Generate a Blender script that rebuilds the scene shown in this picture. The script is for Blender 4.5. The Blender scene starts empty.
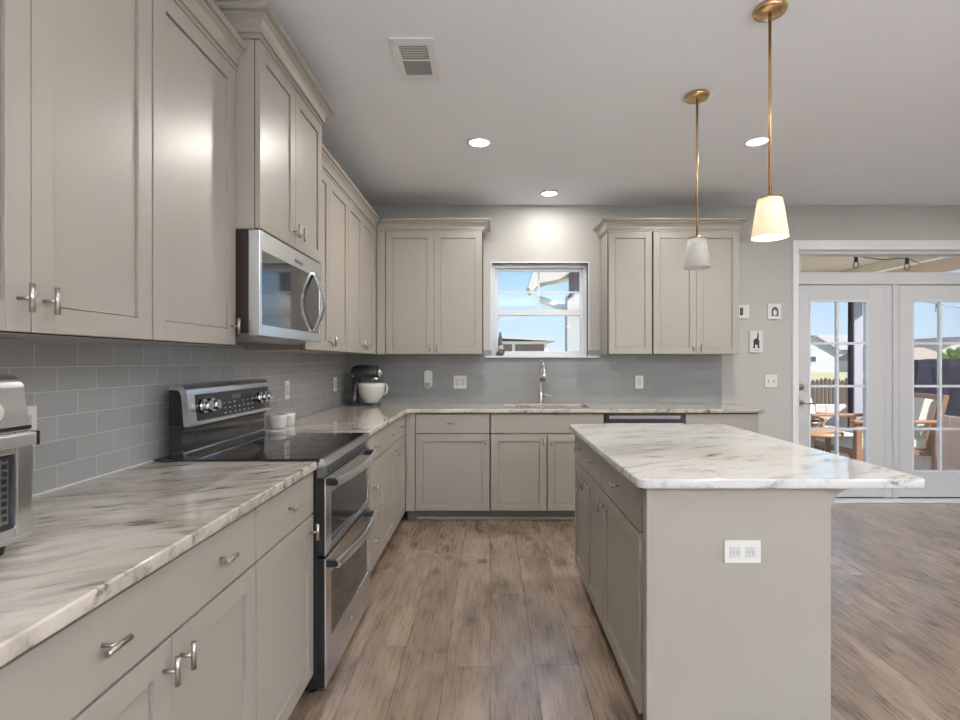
import bpy, bmesh, math, random
from mathutils import Vector, Matrix
random.seed(7)
S = bpy.context.scene
COL = S.collection
PI = math.pi

# ------------------------------------------------------------------ camera
cam_d = bpy.data.cameras.new('camera'); cam = bpy.data.objects.new('camera', cam_d); COL.objects.link(cam)
cam.location = (0, 0, 1.30); cam.rotation_euler = (math.radians(90), 0, 0)
cam_d.sensor_width = 36; cam_d.lens = 527/960*36
cam_d.shift_x = -10/960; cam_d.shift_y = 1/960
cam_d.clip_start = 0.02
S.camera = cam

# ------------------------------------------------------------------ world, sun, exposure
W = bpy.data.worlds.new('sky'); S.world = W; W.use_nodes = True
nt = W.node_tree; nt.nodes.clear()
wo = nt.nodes.new('ShaderNodeOutputWorld'); bg = nt.nodes.new('ShaderNodeBackground')
tc = nt.nodes.new('ShaderNodeTexCoord'); sp = nt.nodes.new('ShaderNodeSeparateXYZ'); rp = nt.nodes.new('ShaderNodeValToRGB')
nt.links.new(tc.outputs['Generated'], sp.inputs[0]); nt.links.new(sp.outputs[2], rp.inputs[0])
nt.links.new(rp.outputs[0], bg.inputs[0]); nt.links.new(bg.outputs[0], wo.inputs[0])
rp.color_ramp.elements[0].position = 0.0; rp.color_ramp.elements[0].color = (0.70, 0.82, 0.92, 1)
rp.color_ramp.elements[1].position = 0.8; rp.color_ramp.elements[1].color = (0.13, 0.34, 0.78, 1)
e = rp.color_ramp.elements.new(0.16); e.color = (0.42, 0.66, 0.92, 1)
bg.inputs[1].default_value = 0.88
S.view_settings.view_transform = 'Standard'; S.view_settings.look = 'None'
S.view_settings.exposure = 0.42; S.view_settings.gamma = 1.0
S.view_settings.use_curve_mapping = False

def light(name, kind, loc, energy, color=(1, 1, 1), rot=(0, 0, 0), **kw):
    d = bpy.data.lights.new(name, kind); d.energy = energy; d.color = color
    for k, v in kw.items(): setattr(d, k, v)
    o = bpy.data.objects.new(name, d); o.location = loc; o.rotation_euler = rot; COL.objects.link(o); return o
sv = Vector((-0.78, 0.30, -0.55))
light('sun', 'SUN', (20, -10, 15), 10.5, (1, .95, .88), sv.to_track_quat('-Z', 'Y').to_euler(), angle=0.01)
# fill lights added out of view at rear and side openings, aimed up
FILL_COL = (0.93, 0.97, 1.0)
for k, x in enumerate((0.2, 2.2, 4.1)):
    light('rear_fill_light', 'AREA', (x, -3.98, 1.45), 125, FILL_COL, (math.radians(142), 0, 0), shape='RECTANGLE', size=1.3, size_y=1.9, spread=math.radians(84))
for k, y in enumerate((-2.8,)):
    light('side_fill_light', 'AREA', (5.18, y, 1.45), 80, FILL_COL, (math.radians(135), 0, math.radians(90)), shape='RECTANGLE', size=1.3, size_y=1.7, spread=math.radians(110))

# ------------------------------------------------------------------ materials
def new_mat(name):
    m = bpy.data.materials.new(name); m.use_nodes = True
    return m, m.node_tree, m.node_tree.nodes['Principled BSDF']
def mat(name, col, rough=0.5, metal=0.0, bump=0.0, bscale=60, var=0.0, vscale=3, coat=0.0, aniso=None, spec=None, emit=None):
    m, t, b = new_mat(name)
    b.inputs['Base Color'].default_value = (*col, 1); b.inputs['Roughness'].default_value = rough
    b.inputs['Metallic'].default_value = metal
    if coat: b.inputs['Coat Weight'].default_value = coat; b.inputs['Coat Roughness'].default_value = .08
    if spec is not None: b.inputs['Specular IOR Level'].default_value = spec
    tcn = t.nodes.new('ShaderNodeTexCoord')
    n = t.nodes.new('ShaderNodeTexNoise'); n.inputs['Scale'].default_value = vscale; n.inputs['Detail'].default_value = 4
    t.links.new(tcn.outputs['Object'], n.inputs['Vector'])
    if aniso:
        mp = t.nodes.new('ShaderNodeMapping'); mp.inputs['Scale'].default_value = aniso
        t.links.new(tcn.outputs['Object'], mp.inputs[0]); t.links.new(mp.outputs[0], n.inputs['Vector'])
    mx = t.nodes.new('ShaderNodeMix'); mx.data_type = 'RGBA'
    v = max(var, 0.02)
    mx.inputs[6].default_value = (*[c*(1-v) for c in col], 1); mx.inputs[7].default_value = (*[min(1, c*(1+v)) for c in col], 1)
    t.links.new(n.outputs[0], mx.inputs[0]); t.links.new(mx.outputs[2], b.inputs['Base Color'])
    if bump:
        n2 = t.nodes.new('ShaderNodeTexNoise'); n2.inputs['Scale'].default_value = bscale; n2.inputs['Detail'].default_value = 3
        t.links.new(tcn.outputs['Object'], n2.inputs['Vector'])
        bp = t.nodes.new('ShaderNodeBump'); bp.inputs['Strength'].default_value = bump; bp.inputs['Distance'].default_value = .002
        t.links.new(n2.outputs[0], bp.inputs['Height']); t.links.new(bp.outputs[0], b.inputs['Normal'])
    if emit:
        b.inputs['Emission Color'].default_value = (*emit[0], 1); b.inputs['Emission Strength'].default_value = emit[1]
    return m
M = {}
M['wall'] = mat('wall_paint', (.49, .486, .465), .75, bump=.1, bscale=250)
M['ceil'] = mat('ceiling_paint', (.85, .875, .93), .85, bump=.25, bscale=90)
M['white'] = mat('white_trim_paint', (.78, .79, .80), .35)
M['cab'] = mat('greige_cabinet_paint', (.355, .325, .286), .34, bump=.05, bscale=150, var=.02)
M['cabdark'] = mat('cabinet_gap_shadow_line', (.035, .027, .022), .8)
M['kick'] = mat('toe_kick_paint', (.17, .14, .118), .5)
M['nickel'] = mat('brushed_nickel', (.45, .42, .385), .28, 1.0)
M['steel'] = mat('stainless_steel', (.66, .67, .69), .22, 1.0, var=.04, vscale=8, aniso=(4, 4, 120))
M['hsteel'] = mat('bright_stainless_steel', (.80, .81, .83), .3, 1.0)
M['steel2'] = mat('dark_stainless_steel', (.32, .33, .35), .3, 1.0)
M['chrome'] = mat('polished_chrome', (.8, .8, .82), .08, 1.0)
M['blackgl'] = mat('black_glass', (.012, .012, .014), .04, coat=.5)
M['blackpl'] = mat('black_enamel', (.012, .011, .011), .3)
M['ovengl'] = mat('dark_oven_glass', (.03, .031, .034), .07)
M['mwside'] = mat('dark_brown_painted_metal', (.022, .011, .008), .4)
M['gold'] = mat('antique_brass', (.62, .42, .22), .25, 1.0)
M['plate'] = mat('white_plastic', (.74, .73, .70), .4)
M['slot'] = mat('dark_plastic_slot', (.15, .14, .13), .5)
M['ceram'] = mat('white_ceramic', (.62, .61, .59), .2, coat=.3)
M['grey'] = mat('grey_plastic', (.32, .32, .32), .4)
M['vinyl'] = mat('white_vinyl_window', (.72, .76, .82), .35)
M['vent'] = mat('vent_dark', (.09, .088, .085), .6)
M['doorw'] = mat('door_paint', (.60, .61, .63), .4)

def glass_mat(name, tint=(1, 1, 1), ior=1.45):
    m, t, b = new_mat(name); t.nodes.remove(b)
    out = t.nodes['Material Output']; tr = t.nodes.new('ShaderNodeBsdfTransparent'); gl = t.nodes.new('ShaderNodeBsdfGlossy')
    gl.inputs['Roughness'].default_value = 0.01; tr.inputs[0].default_value = (*tint, 1)
    fr = t.nodes.new('ShaderNodeFresnel'); fr.inputs[0].default_value = ior
    mx = t.nodes.new('ShaderNodeMixShader')
    t.links.new(fr.outputs[0], mx.inputs[0]); t.links.new(tr.outputs[0], mx.inputs[1]); t.links.new(gl.outputs[0], mx.inputs[2])
    t.links.new(mx.outputs[0], out.inputs[0]); return m
M['glass'] = glass_mat('clear_window_glass', (.97, .985, 1))
M['bulb'] = glass_mat('clear_bulb_glass', (.95, .95, .93))

class NB:   # small node builder
    def __init__(s, m): s.t = m.node_tree
    def n(s, kind, **kw):
        n = s.t.nodes.new(kind)
        for k, v in kw.items(): setattr(n, k, v)
        return n
    def val(s, node, idx, v):
        if hasattr(v, 'is_linked') or isinstance(v, bpy.types.NodeSocket): s.t.links.new(v, node.inputs[idx])
        else: node.inputs[idx].default_value = v
    def math(s, op, a, b=0.0, c=None):
        n = s.n('ShaderNodeMath', operation=op); s.val(n, 0, a); s.val(n, 1, b)
        if c is not None: s.val(n, 2, c)
        return n.outputs[0]
    def mix(s, f, a, b, blend='MIX'):
        n = s.n('ShaderNodeMix', data_type='RGBA', blend_type=blend); s.val(n, 0, f); s.val(n, 6, a); s.val(n, 7, b); return n.outputs[2]
    def ramp(s, f, stops):
        n = s.n('ShaderNodeValToRGB'); cr = n.color_ramp
        while len(cr.elements) < len(stops): cr.elements.new(.5)
        for e_, (p, c) in zip(cr.elements, stops): e_.position = p; e_.color = (*c, 1) if len(c) == 3 else c
        s.t.links.new(f, n.inputs[0]); return n.outputs[0]
    def noise(s, vec, scale, detail=4, rough=.5, dist=0.0):
        n = s.n('ShaderNodeTexNoise'); n.inputs['Scale'].default_value = scale; n.inputs['Detail'].default_value = detail
        n.inputs['Roughness'].default_value = rough; n.inputs['Distortion'].default_value = dist
        s.t.links.new(vec, n.inputs['Vector']); return n.outputs[0]
    def comb(s, x, y, z=0.0):
        n = s.n('ShaderNodeCombineXYZ'); s.val(n, 0, x); s.val(n, 1, y); s.val(n, 2, z); return n.outputs[0]
    def mapping(s, vec, loc=(0, 0, 0), rot=(0, 0, 0), sc=(1, 1, 1)):
        n = s.n('ShaderNodeMapping'); n.inputs[1].default_value = loc; n.inputs[2].default_value = rot; n.inputs[3].default_value = sc
        s.t.links.new(vec, n.inputs[0]); return n.outputs[0]
    def xyz(s):
        tcn = s.n('ShaderNodeTexCoord'); sx = s.n('ShaderNodeSeparateXYZ'); s.t.links.new(tcn.outputs['Object'], sx.inputs[0])
        return tcn.outputs['Object'], sx.outputs[0], sx.outputs[1], sx.outputs[2]

def floor_mat():
    m, t, b = new_mat('wood_plank_floor'); q = NB(m); vec, x, y, z = q.xyz()
    Wd, L = .19, 1.22
    rx = q.math('DIVIDE', x, Wd); row = q.math('FLOOR', rx)
    wn = q.n('ShaderNodeTexWhiteNoise', noise_dimensions='1D'); t.links.new(row, wn.inputs['W'])
    v = q.math('ADD', q.math('DIVIDE', y, L), wn.outputs[0]); pid = q.math('FLOOR', v)
    wn2 = q.n('ShaderNodeTexWhiteNoise', noise_dimensions='2D'); t.links.new(q.comb(row, pid), wn2.inputs['Vector'])
    rnd = wn2.outputs[0]
    fx = q.math('FRACT', rx); fy = q.math('FRACT', v)
    ex = q.math('MINIMUM', fx, q.math('SUBTRACT', 1.0, fx)); ey = q.math('MINIMUM', fy, q.math('SUBTRACT', 1.0, fy))
    sx = q.math('LESS_THAN', ex, .009); sy = q.math('LESS_THAN', ey, .0015); seam = q.math('MAXIMUM', sx, sy)
    off = q.math('MULTIPLY', rnd, 37.0)
    gv = q.comb(q.math('ADD', x, off), q.math('ADD', q.math('MULTIPLY', y, .045), off), off)
    fine = q.noise(gv, 110, 4, .6, .2)
    broad = q.noise(q.comb(q.math('ADD', q.math('MULTIPLY', x, 5.5), off), q.math('ADD', q.math('MULTIPLY', y, .75), off), off), 1.0, 2, .45, .5)
    ring = q.math('MULTIPLY_ADD', q.math('SINE', q.math('MULTIPLY', broad, 75)), .5, .5)
    patch = q.noise(q.comb(q.math('ADD', q.math('MULTIPLY', x, 5), off), q.math('ADD', q.math('MULTIPLY', y, 1.9), off), off), 1.5, 4, .6, .6)
    kn = q.n('ShaderNodeTexVoronoi'); kn.inputs['Scale'].default_value = 1.0
    t.links.new(q.comb(q.math('ADD', q.math('MULTIPLY', x, 6.0), off), q.math('ADD', q.math('MULTIPLY', y, 3.4), off)), kn.inputs['Vector'])
    kd = q.ramp(q.math('ADD', kn.outputs['Distance'], q.math('MULTIPLY', patch, .25)), [(.16, (.0, .0, .0)), (.36, (1, 1, 1))])
    base = q.ramp(patch, [(.30, (.11, .076, .056)), (.46, (.245, .178, .130)), (.60, (.33, .25, .188)), (.74, (.38, .30, .228))])
    pl = q.ramp(rnd, [(0, (.84, .83, .82)), (1, (1.14, 1.13, 1.11))])
    c = q.mix(1.0, base, pl, 'MULTIPLY')
    c = q.mix(1.0, c, q.ramp(fine, [(.3, (.93, .92, .91)), (.7, (1.06, 1.06, 1.06))]), 'MULTIPLY')
    c = q.mix(q.math('MULTIPLY', q.math('POWER', ring, 2.0), .09), c, (.13, .09, .068, 1))
    kn_f = q.math('SUBTRACT', 1.0, kd)
    c = q.mix(q.math('MULTIPLY', kn_f, .75), c, (.06, .038, .027, 1))
    c = q.mix(q.math('MULTIPLY', seam, .9), c, (.03, .02, .016, 1))
    t.links.new(c, b.inputs['Base Color'])
    b.inputs['Coat Weight'].default_value = .9; b.inputs['Coat Roughness'].default_value = .2; r = q.math('MULTIPLY_ADD', fine, .12, .22); t.links.new(r, b.inputs['Roughness'])
    bp = q.n('ShaderNodeBump'); bp.inputs['Strength'].default_value = .12; bp.inputs['Distance'].default_value = .0008
    t.links.new(q.math('SUBTRACT', fine, q.math('MULTIPLY', seam, 1.5)), bp.inputs['Height']); t.links.new(bp.outputs[0], b.inputs['Normal'])
    return m
M['floor'] = floor_mat()

def marble(name, base, base2, streak, ang, density, rough=.08, white=0.0):
    m, t, b = new_mat(name); q = NB(m); vec, x, y, z = q.xyz()
    rv = q.mapping(vec, rot=(0, 0, math.radians(-ang)))
    warp = q.n('ShaderNodeTexNoise'); warp.inputs['Scale'].default_value = 1.7; warp.inputs['Detail'].default_value = 3
    t.links.new(rv, warp.inputs['Vector'])
    va = q.n('ShaderNodeVectorMath', operation='MULTIPLY_ADD'); t.links.new(warp.outputs['Color'], va.inputs[0]); va.inputs[1].default_value = (.35, .22, .2); t.links.new(rv, va.inputs[2])
    wv = va.outputs[0]
    s1 = q.noise(q.mapping(wv, sc=(1.6, 6.2, 5)), 2.3, 6, .62)
    s2 = q.noise(q.mapping(wv, loc=(3, 5, 2), sc=(2.6, 13, 10)), 2.6, 6, .66)
    big = q.noise(q.mapping(wv, loc=(9, 1, 0), sc=(.8, 2.2, 2)), 1.6, 2)
    c = q.mix(q.ramp(big, [(.35, (0, 0, 0)), (.65, (1, 1, 1))]), (*base, 1), (*base2, 1))
    f1 = q.ramp(s1, [(.56-density, (0, 0, 0)), (.66-density*.6, (1, 1, 1))])
    f2 = q.ramp(s2, [(.5, (0, 0, 0)), (.68, (1, 1, 1))])
    f = q.math('MULTIPLY', f1, q.math('MULTIPLY_ADD', f2, .85, .28))
    c = q.mix(f, c, (*streak, 1))
    f3 = q.math('MULTIPLY', q.ramp(s2, [(.57, (0, 0, 0)), (.72, (1, 1, 1))]), .45)
    c = q.mix(f3, c, (*[s_*1.3 for s_ in streak], 1))
    t.links.new(c, b.inputs['Base Color']); b.inputs['Roughness'].default_value = rough
    b.inputs['Coat Weight'].default_value = .3; b.inputs['Coat Roughness'].default_value = .03
    return m
M['marble_b'] = marble('beige_streaked_marble', (.51, .455, .39), (.63, .58, .515), (.065, .047, .038), 28, .125)
M['marble_w'] = marble('white_veined_marble', (.66, .665, .66), (.60, .59, .565), (.16, .16, .175), 24, .055)

def tile_mat(name, axis):
    m, t, b = new_mat(name); q = NB(m); vec, x, y, z = q.xyz()
    u = y if axis == 'y' else x
    br = q.n('ShaderNodeTexBrick'); t.links.new(q.comb(u, q.math('SUBTRACT', z, .914-.0737*5)), br.inputs['Vector'])
    br.inputs['Scale'].default_value = 1.0; br.inputs['Brick Width'].default_value = .1585; br.inputs['Row Height'].default_value = .0737
    br.inputs['Mortar Size'].default_value = .0016; br.inputs['Mortar Smooth'].default_value = .1; br.inputs['Bias'].default_value = 0
    a = .35 if axis == 'y' else .27  # same tile on both walls; their difference in light is put into the colour
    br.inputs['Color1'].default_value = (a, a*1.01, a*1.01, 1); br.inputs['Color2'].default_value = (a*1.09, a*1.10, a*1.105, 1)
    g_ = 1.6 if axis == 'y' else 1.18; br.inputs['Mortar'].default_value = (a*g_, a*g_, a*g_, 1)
    t.links.new(br.outputs['Color'], b.inputs['Base Color'])
    b.inputs['Roughness'].default_value = .17
    wob = q.noise(vec, 9, 2)
    h = q.math('SUBTRACT', q.math('MULTIPLY', wob, .5), q.math('MULTIPLY', br.outputs['Fac'], .8))
    bp = q.n('ShaderNodeBump'); bp.inputs['Strength'].default_value = .5; bp.inputs['Distance'].default_value = .002
    t.links.new(h, bp.inputs['Height']); t.links.new(bp.outputs[0], b.inputs['Normal'])
    return m
M['tile_l'] = tile_mat('grey_glass_subway_tile_side_lit', 'y'); M['tile_b'] = tile_mat('grey_glass_subway_tile_back_dim', 'x')

# ------------------------------------------------------------------ mesh helpers
class MB:
    def __init__(s): s.bm = bmesh.new()
    def box(s, x0, x1, y0, y1, z0, z1, bev=0.0, rot=None):
        x0, x1 = min(x0, x1), max(x0, x1); y0, y1 = min(y0, y1), max(y0, y1); z0, z1 = min(z0, z1), max(z0, z1)
        vs = [s.bm.verts.new((a, b, c)) for c in (z0, z1) for b in (y0, y1) for a in (x0, x1)]
        fs = [(0, 2, 3, 1), (4, 5, 7, 6), (0, 1, 5, 4), (2, 6, 7, 3), (0, 4, 6, 2), (1, 3, 7, 5)]
        faces = [s.bm.faces.new([vs[i] for i in f]) for f in fs]
        if bev:
            es = {e_ for f in faces for e_ in f.edges}
            r = bmesh.ops.bevel(s.bm, geom=list(es), offset=min(bev, .45*min(x1-x0, y1-y0, z1-z0)), segments=2, profile=.6, affect='EDGES')
            vs = list({v for f in r['faces'] for v in f.verts} | {v for v in vs if v.is_valid})
        if rot:
            c, ang, ax = rot; bmesh.ops.rotate(s.bm, verts=vs, cent=Vector(c), matrix=Matrix.Rotation(ang, 3, ax))
        return s
    def prism(s, pts, fn, a, b_, smooth=False):
        n = len(pts)
        A = [s.bm.verts.new(fn(p[0], p[1], a)) for p in pts]; B = [s.bm.verts.new(fn(p[0], p[1], b_)) for p in pts]
        s.bm.faces.new(A); s.bm.faces.new(B[::-1])
        for i in range(n):
            f = s.bm.faces.new([A[i], B[i], B[(i+1) % n], A[(i+1) % n]]); f.smooth = smooth
        return s
    def tube(s, pts, r, seg=12, cap=True):
        pts = [Vector(p) for p in pts]; n = len(pts)
        rs = r if isinstance(r, (list, tuple)) else [r]*n
        rings = []; up = None
        for i, p in enumerate(pts):
            d = (pts[min(i+1, n-1)] - pts[max(i-1, 0)]).normalized()
            if up is None: up = Vector((0, 0, 1)) if abs(d.z) < .9 else Vector((1, 0, 0))
            a = d.cross(up).normalized(); b_ = a.cross(d).normalized(); up = b_
            rings.append([s.bm.verts.new(p + (a*math.cos(t)+b_*math.sin(t))*rs[i]) for t in [2*PI*k/seg for k in range(seg)]])
        for i in range(n-1):
            for k in range(seg):
                f = s.bm.faces.new([rings[i][k], rings[i][(k+1) % seg], rings[i+1][(k+1) % seg], rings[i+1][k]]); f.smooth = True
        if cap: s.bm.faces.new(rings[0][::-1]); s.bm.faces.new(rings[-1])
        return s
    def lathe(s, prof, c=(0, 0, 0), seg=32, axis='Z', cap=True):
        rings = []; c = Vector(c)
        for r, h in prof:
            ring = []
            for k in range(seg):
                a = 2*PI*k/seg; v = Vector((r*math.cos(a), r*math.sin(a), h))
                if axis == 'X': v = Vector((h, r*math.cos(a), r*math.sin(a)))
                if axis == 'Y': v = Vector((r*math.cos(a), h, r*math.sin(a)))
                ring.append(s.bm.verts.new(c+v))
            rings.append(ring)
        for i in range(len(rings)-1):
            for k in range(seg):
                f = s.bm.faces.new([rings[i][k], rings[i][(k+1) % seg], rings[i+1][(k+1) % seg], rings[i+1][k]]); f.smooth = True
        for rg, (r, h) in ((rings[0], prof[0]), (rings[-1], prof[-1])):
            if r > 1e-4 and cap: s.bm.faces.new(rg)
        return s
    def ell(s, c, rad, seg=20, rings=12):
        r = bmesh.ops.create_uvsphere(s.bm, u_segments=seg, v_segments=rings, radius=1)
        for v in r['verts']: v.co = Vector(c)+Vector((v.co.x*rad[0], v.co.y*rad[1], v.co.z*rad[2]))
        for v in r['verts']:
            for f in v.link_faces: f.smooth = True
        return s
    def sweep(s, path, miters, prof, z):
        """closed profile (outward, up) swept along a plan path with given outward vectors"""
        n = len(prof); rings = []
        for p, mv in zip(path, miters):
            rings.append([s.bm.verts.new((p[0]+mv[0]*o, p[1]+mv[1]*o, z+h)) for o, h in prof])
        for i in range(len(rings)-1):
            for k in range(n): s.bm.faces.new([rings[i][k], rings[i][(k+1) % n], rings[i+1][(k+1) % n], rings[i+1][k]])
        s.bm.faces.new(rings[0]); s.bm.faces.new(rings[-1][::-1]); return s
    def build(s, name, m, parent=None, loc=None):
        bmesh.ops.recalc_face_normals(s.bm, faces=s.bm.faces[:])
        org = Vector((0, 0, 0)); p = parent
        while p is not None: org += p.location; p = p.parent
        if loc is not None: org = org*0 + Vector(loc)
        for v in s.bm.verts: v.co -= org
        me = bpy.data.meshes.new(name); s.bm.to_mesh(me); s.bm.free(); me.materials.append(m)
        o = bpy.data.objects.new(name, me); COL.objects.link(o)
        if parent is not None: o.parent = parent
        elif loc is not None: o.location = loc
        return o
def thing(name, label, cat, loc, group=None):
    o = bpy.data.objects.new(name, None); COL.objects.link(o); o.location = loc; o.empty_display_size = .1
    o['label'] = label; o['category'] = cat
    if group: o['group'] = group
    return o
def tag(o, label, cat, group=None):
    o['label'] = label; o['category'] = cat
    if group: o['group'] = group
    return o
def struct(name, mb, m, parent=None):
    o = mb.build(name, m, parent)
    if parent is None: o['kind'] = 'structure'
    return o
def rrect(x0, x1, y0, y1, r=.01, seg=5):
    pts = []
    for cx, cy, a0 in ((x1-r, y1-r, 0), (x0+r, y1-r, 90), (x0+r, y0+r, 180), (x1-r, y0+r, 270)):
        for k in range(seg+1):
            a = math.radians(a0+90*k/seg); pts.append((cx+r*math.cos(a), cy+r*math.sin(a)))
    return pts
def curve_slab(name, loops, z0, z1, bev, m, loc):
    cu = bpy.data.curves.new(name+'_outline', 'CURVE'); cu.dimensions = '2D'; cu.fill_mode = 'BOTH'
    cu.extrude = (z1-z0)/2-bev; cu.bevel_depth = bev; cu.bevel_resolution = 3; cu.offset = -bev
    for lp in loops:
        spn = cu.splines.new('POLY'); spn.points.add(len(lp)-1); spn.use_cyclic_u = True
        for p, q in zip(spn.points, lp): p.co = (q[0]-loc[0], q[1]-loc[1], 0, 1)
    tmp = bpy.data.objects.new('tmp', cu); COL.objects.link(tmp); dg = bpy.context.evaluated_depsgraph_get(); dg.update()
    me = bpy.data.meshes.new_from_object(tmp.evaluated_get(dg)); bpy.data.objects.remove(tmp)
    for v in me.vertices: v.co.z += (z0+z1)/2-loc[2]
    me.materials.clear(); me.materials.append(m)
    o = bpy.data.objects.new(name, me); COL.objects.link(o); o.location = loc; return o

# ------------------------------------------------------------------ room shell
XL, XR, YB, YF, H = -1.31, 5.2, 4.87, -4.0, 2.74
struct('floor', MB().box(XL-.15, XR+.15, YF-.15, YB+.15, -.12, 0), M['floor'])
struct('ceiling', MB().box(XL-.15, XR+.15, YF-.15, YB+.15, H, H+.12), M['ceil'])
struct('wall_left', MB().box(XL-.15, XL, YF, YB+.15, 0, H), M['wall'])
def wall_with_holes(name, fn, u0, u1, holes, m):
    mb = MB(); us = sorted({u0, u1} | {h[0] for h in holes} | {h[1] for h in holes}); zs = sorted({0, H} | {h[2] for h in holes} | {h[3] for h in holes})
    for a, b_ in zip(us, us[1:]):
        for c, d in zip(zs, zs[1:]):
            if any(h[0] <= (a+b_)/2 <= h[1] and h[2] <= (c+d)/2 <= h[3] for h in holes): continue
            fn(mb, a, b_, c, d)
    bmesh.ops.remove_doubles(mb.bm, verts=mb.bm.verts[:], dist=1e-5)
    return struct(name, mb, m)
WX0, WX1, WZ0, WZ1 = .015, .905, 1.343, 2.205       # kitchen window opening
DX0, DX1, DZ1 = 2.835, 4.635, 2.33                    # french door opening with transom
wall_with_holes('wall_back', lambda mb, a, b_, c, d: mb.box(a, b_, YB, YB+.15, c, d), XL-.0, XR+.15, [(WX0, WX1, WZ0, WZ1), (DX0, DX1, 0, DZ1)], M['wall'])
wall_with_holes('wall_rear', lambda mb, a, b_, c, d: mb.box(a, b_, YF-.15, YF, c, d), XL-.15, XR+.15, [(-.45, .85, .5, 2.4), (1.55, 2.85, .5, 2.4), (3.45, 4.75, .5, 2.4)], M['wall'])  # unseen wall, its openings added to let light in
wall_with_holes('wall_right', lambda mb, a, b_, c, d: mb.box(XR, XR+.15, a, b_, c, d), YF, YB, [(-3.45, -2.15, .6, 2.3)], M['wall'])  # opening added out of view for more light
struct('baseboard_right', MB().box(XR-.014, XR, YF, YB, 0, .11, .003), M['white'])
mb = MB(); mb.box(2.19, 2.785, YB-.014, YB, 0, .11, .003); mb.box(4.69, XR-.015, YB-.014, YB, 0, .11, .003)
struct('baseboard_back', mb, M['white'])
# backsplashes
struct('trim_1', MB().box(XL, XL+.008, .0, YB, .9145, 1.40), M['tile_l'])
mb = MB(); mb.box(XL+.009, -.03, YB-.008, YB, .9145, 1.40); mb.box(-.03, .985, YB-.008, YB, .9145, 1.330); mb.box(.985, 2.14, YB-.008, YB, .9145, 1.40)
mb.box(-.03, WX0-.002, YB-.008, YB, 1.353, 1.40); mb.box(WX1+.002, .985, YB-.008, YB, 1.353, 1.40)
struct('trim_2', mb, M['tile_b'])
# narrow white caulk line where the side backsplash meets the stone
struct('trim_3', MB().box(XL+.008, XL+.0125, .05, 2.03, .9145, .919), M['white'])

# kitchen window
y0 = YB+.05
mb = MB(); t_ = .035
mb.box(WX0, WX1, y0, y0+.07, WZ1-t_, WZ1, .003); mb.box(WX0, WX1, y0, y0+.07, WZ0, WZ0+.02, .003)
mb.box(WX0, WX0+t_, y0, y0+.07, WZ0+.02, WZ1-t_, .003); mb.box(WX1-t_, WX1, y0, y0+.07, WZ0+.02, WZ1-t_, .003)
win = struct('window_1', mb, M['vinyl'])
ix0, ix1, mz = WX0+t_, WX1-t_, 1.745
def sash(yy, z0, z1, name, rb, rt, grid):
    mb = MB(); st = .026
    mb.box(ix0, ix0+st, yy, yy+.03, z0, z1, .003); mb.box(ix1-st, ix1, yy, yy+.03, z0, z1, .003)
    mb.box(ix0+st, ix1-st, yy, yy+.03, z0, z0+rb, .003); mb.box(ix0+st, ix1-st, yy, yy+.03, z1-rt, z1, .003)
    s = mb.build(name, M['vinyl'], win)
    MB().box(ix0+st, ix1-st, yy+.012, yy+.016, z0+rb, z1-rt).build('glass_pane', M['glass'], s)
    if grid:
        g = MB(); g.box((ix0+ix1)/2-.008, (ix0+ix1)/2+.008, yy+.006, yy+.022, z0+rb, z1-rt); zz = (z0+rb+z1-rt)/2
        g.box(ix0+st, ix1-st, yy+.007, yy+.021, zz-.007, zz+.007); g.build('glazing_bar', M['vinyl'], s)
    return s
sash(y0+.036, mz-.02, WZ1-t_, 'upper_sash', .03, .03, True)
ls = sash(y0+.004, WZ0+.02, mz+.03, 'lower_sash', .028, .05, False)
for xx in (ix0+.03, ix1-.03): MB().box(xx-.016, xx+.016, y0-.004, y0+.006, mz-.055, mz-.03, .003).build('tilt_latch', M['plate'], ls)
MB().box((ix0+ix1)/2-.03, (ix0+ix1)/2+.03, y0+.006, y0+.03, mz+.031, mz+.045, .004).build('sash_lock', M['plate'], ls)
struct('trim_4', MB().box(-.045, 1.0, YB-.045, YB+.05, 1.331, 1.3425, .004), M['white'])
mb = MB()   # thin bright drywall bead around the opening
mb.box(WX0-.012, WX0, YB-.004, YB+.05, 1.3435, WZ1+.012); mb.box(WX1, WX1+.012, YB-.004, YB+.05, 1.3435, WZ1+.012); mb.box(WX0, WX1, YB-.004, YB+.05, WZ1, WZ1+.012)
struct('trim_5', mb, M['white'])

# french doors with transom
mb = MB()
mb.box(DX0-.045, DX0+.01, YB-.018, YB+.012, 0, DZ1+.085, .004); mb.box(DX1-.01, DX1+.045, YB-.018, YB+.012, 0, DZ1+.085, .004)
mb.box(DX0+.011, DX1-.011, YB-.017, YB+.012, DZ1-.005, DZ1+.084, .004)
struct('trim_6', mb, M['white'])
ydf = YB+.03
mb = MB()
mb.box(DX0, DX0+.02, YB+.013, YB+.13, 0, DZ1); mb.box(DX1-.02, DX1, YB+.013, YB+.13, 0, DZ1)
mb.box(DX0+.02, DX1-.02, YB+.013, YB+.13, 2.01, 2.122, .004); mb.box(DX0+.02, DX1-.02, YB+.013, YB+.13, 2.288, DZ1, .004)
mb.box(DX0+.02, DX0+.05, YB+.02, YB+.12, 2.122, 2.288); mb.box(DX1-.05, DX1-.02, YB+.02, YB+.12, 2.122, 2.288)
mb.box(3.665, 3.805, YB+.03, YB+.12, .03, 2.01, .004); mb.box(3.735, 3.775, YB+.012, YB+.03, .03, 2.01, .006)
tr = struct('window_2', mb, M['doorw'])
MB().box(DX0+.05, DX1-.05, YB+.06, YB+.066, 2.122, 2.288).build('glass_pane', M['glass'], tr)
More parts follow.
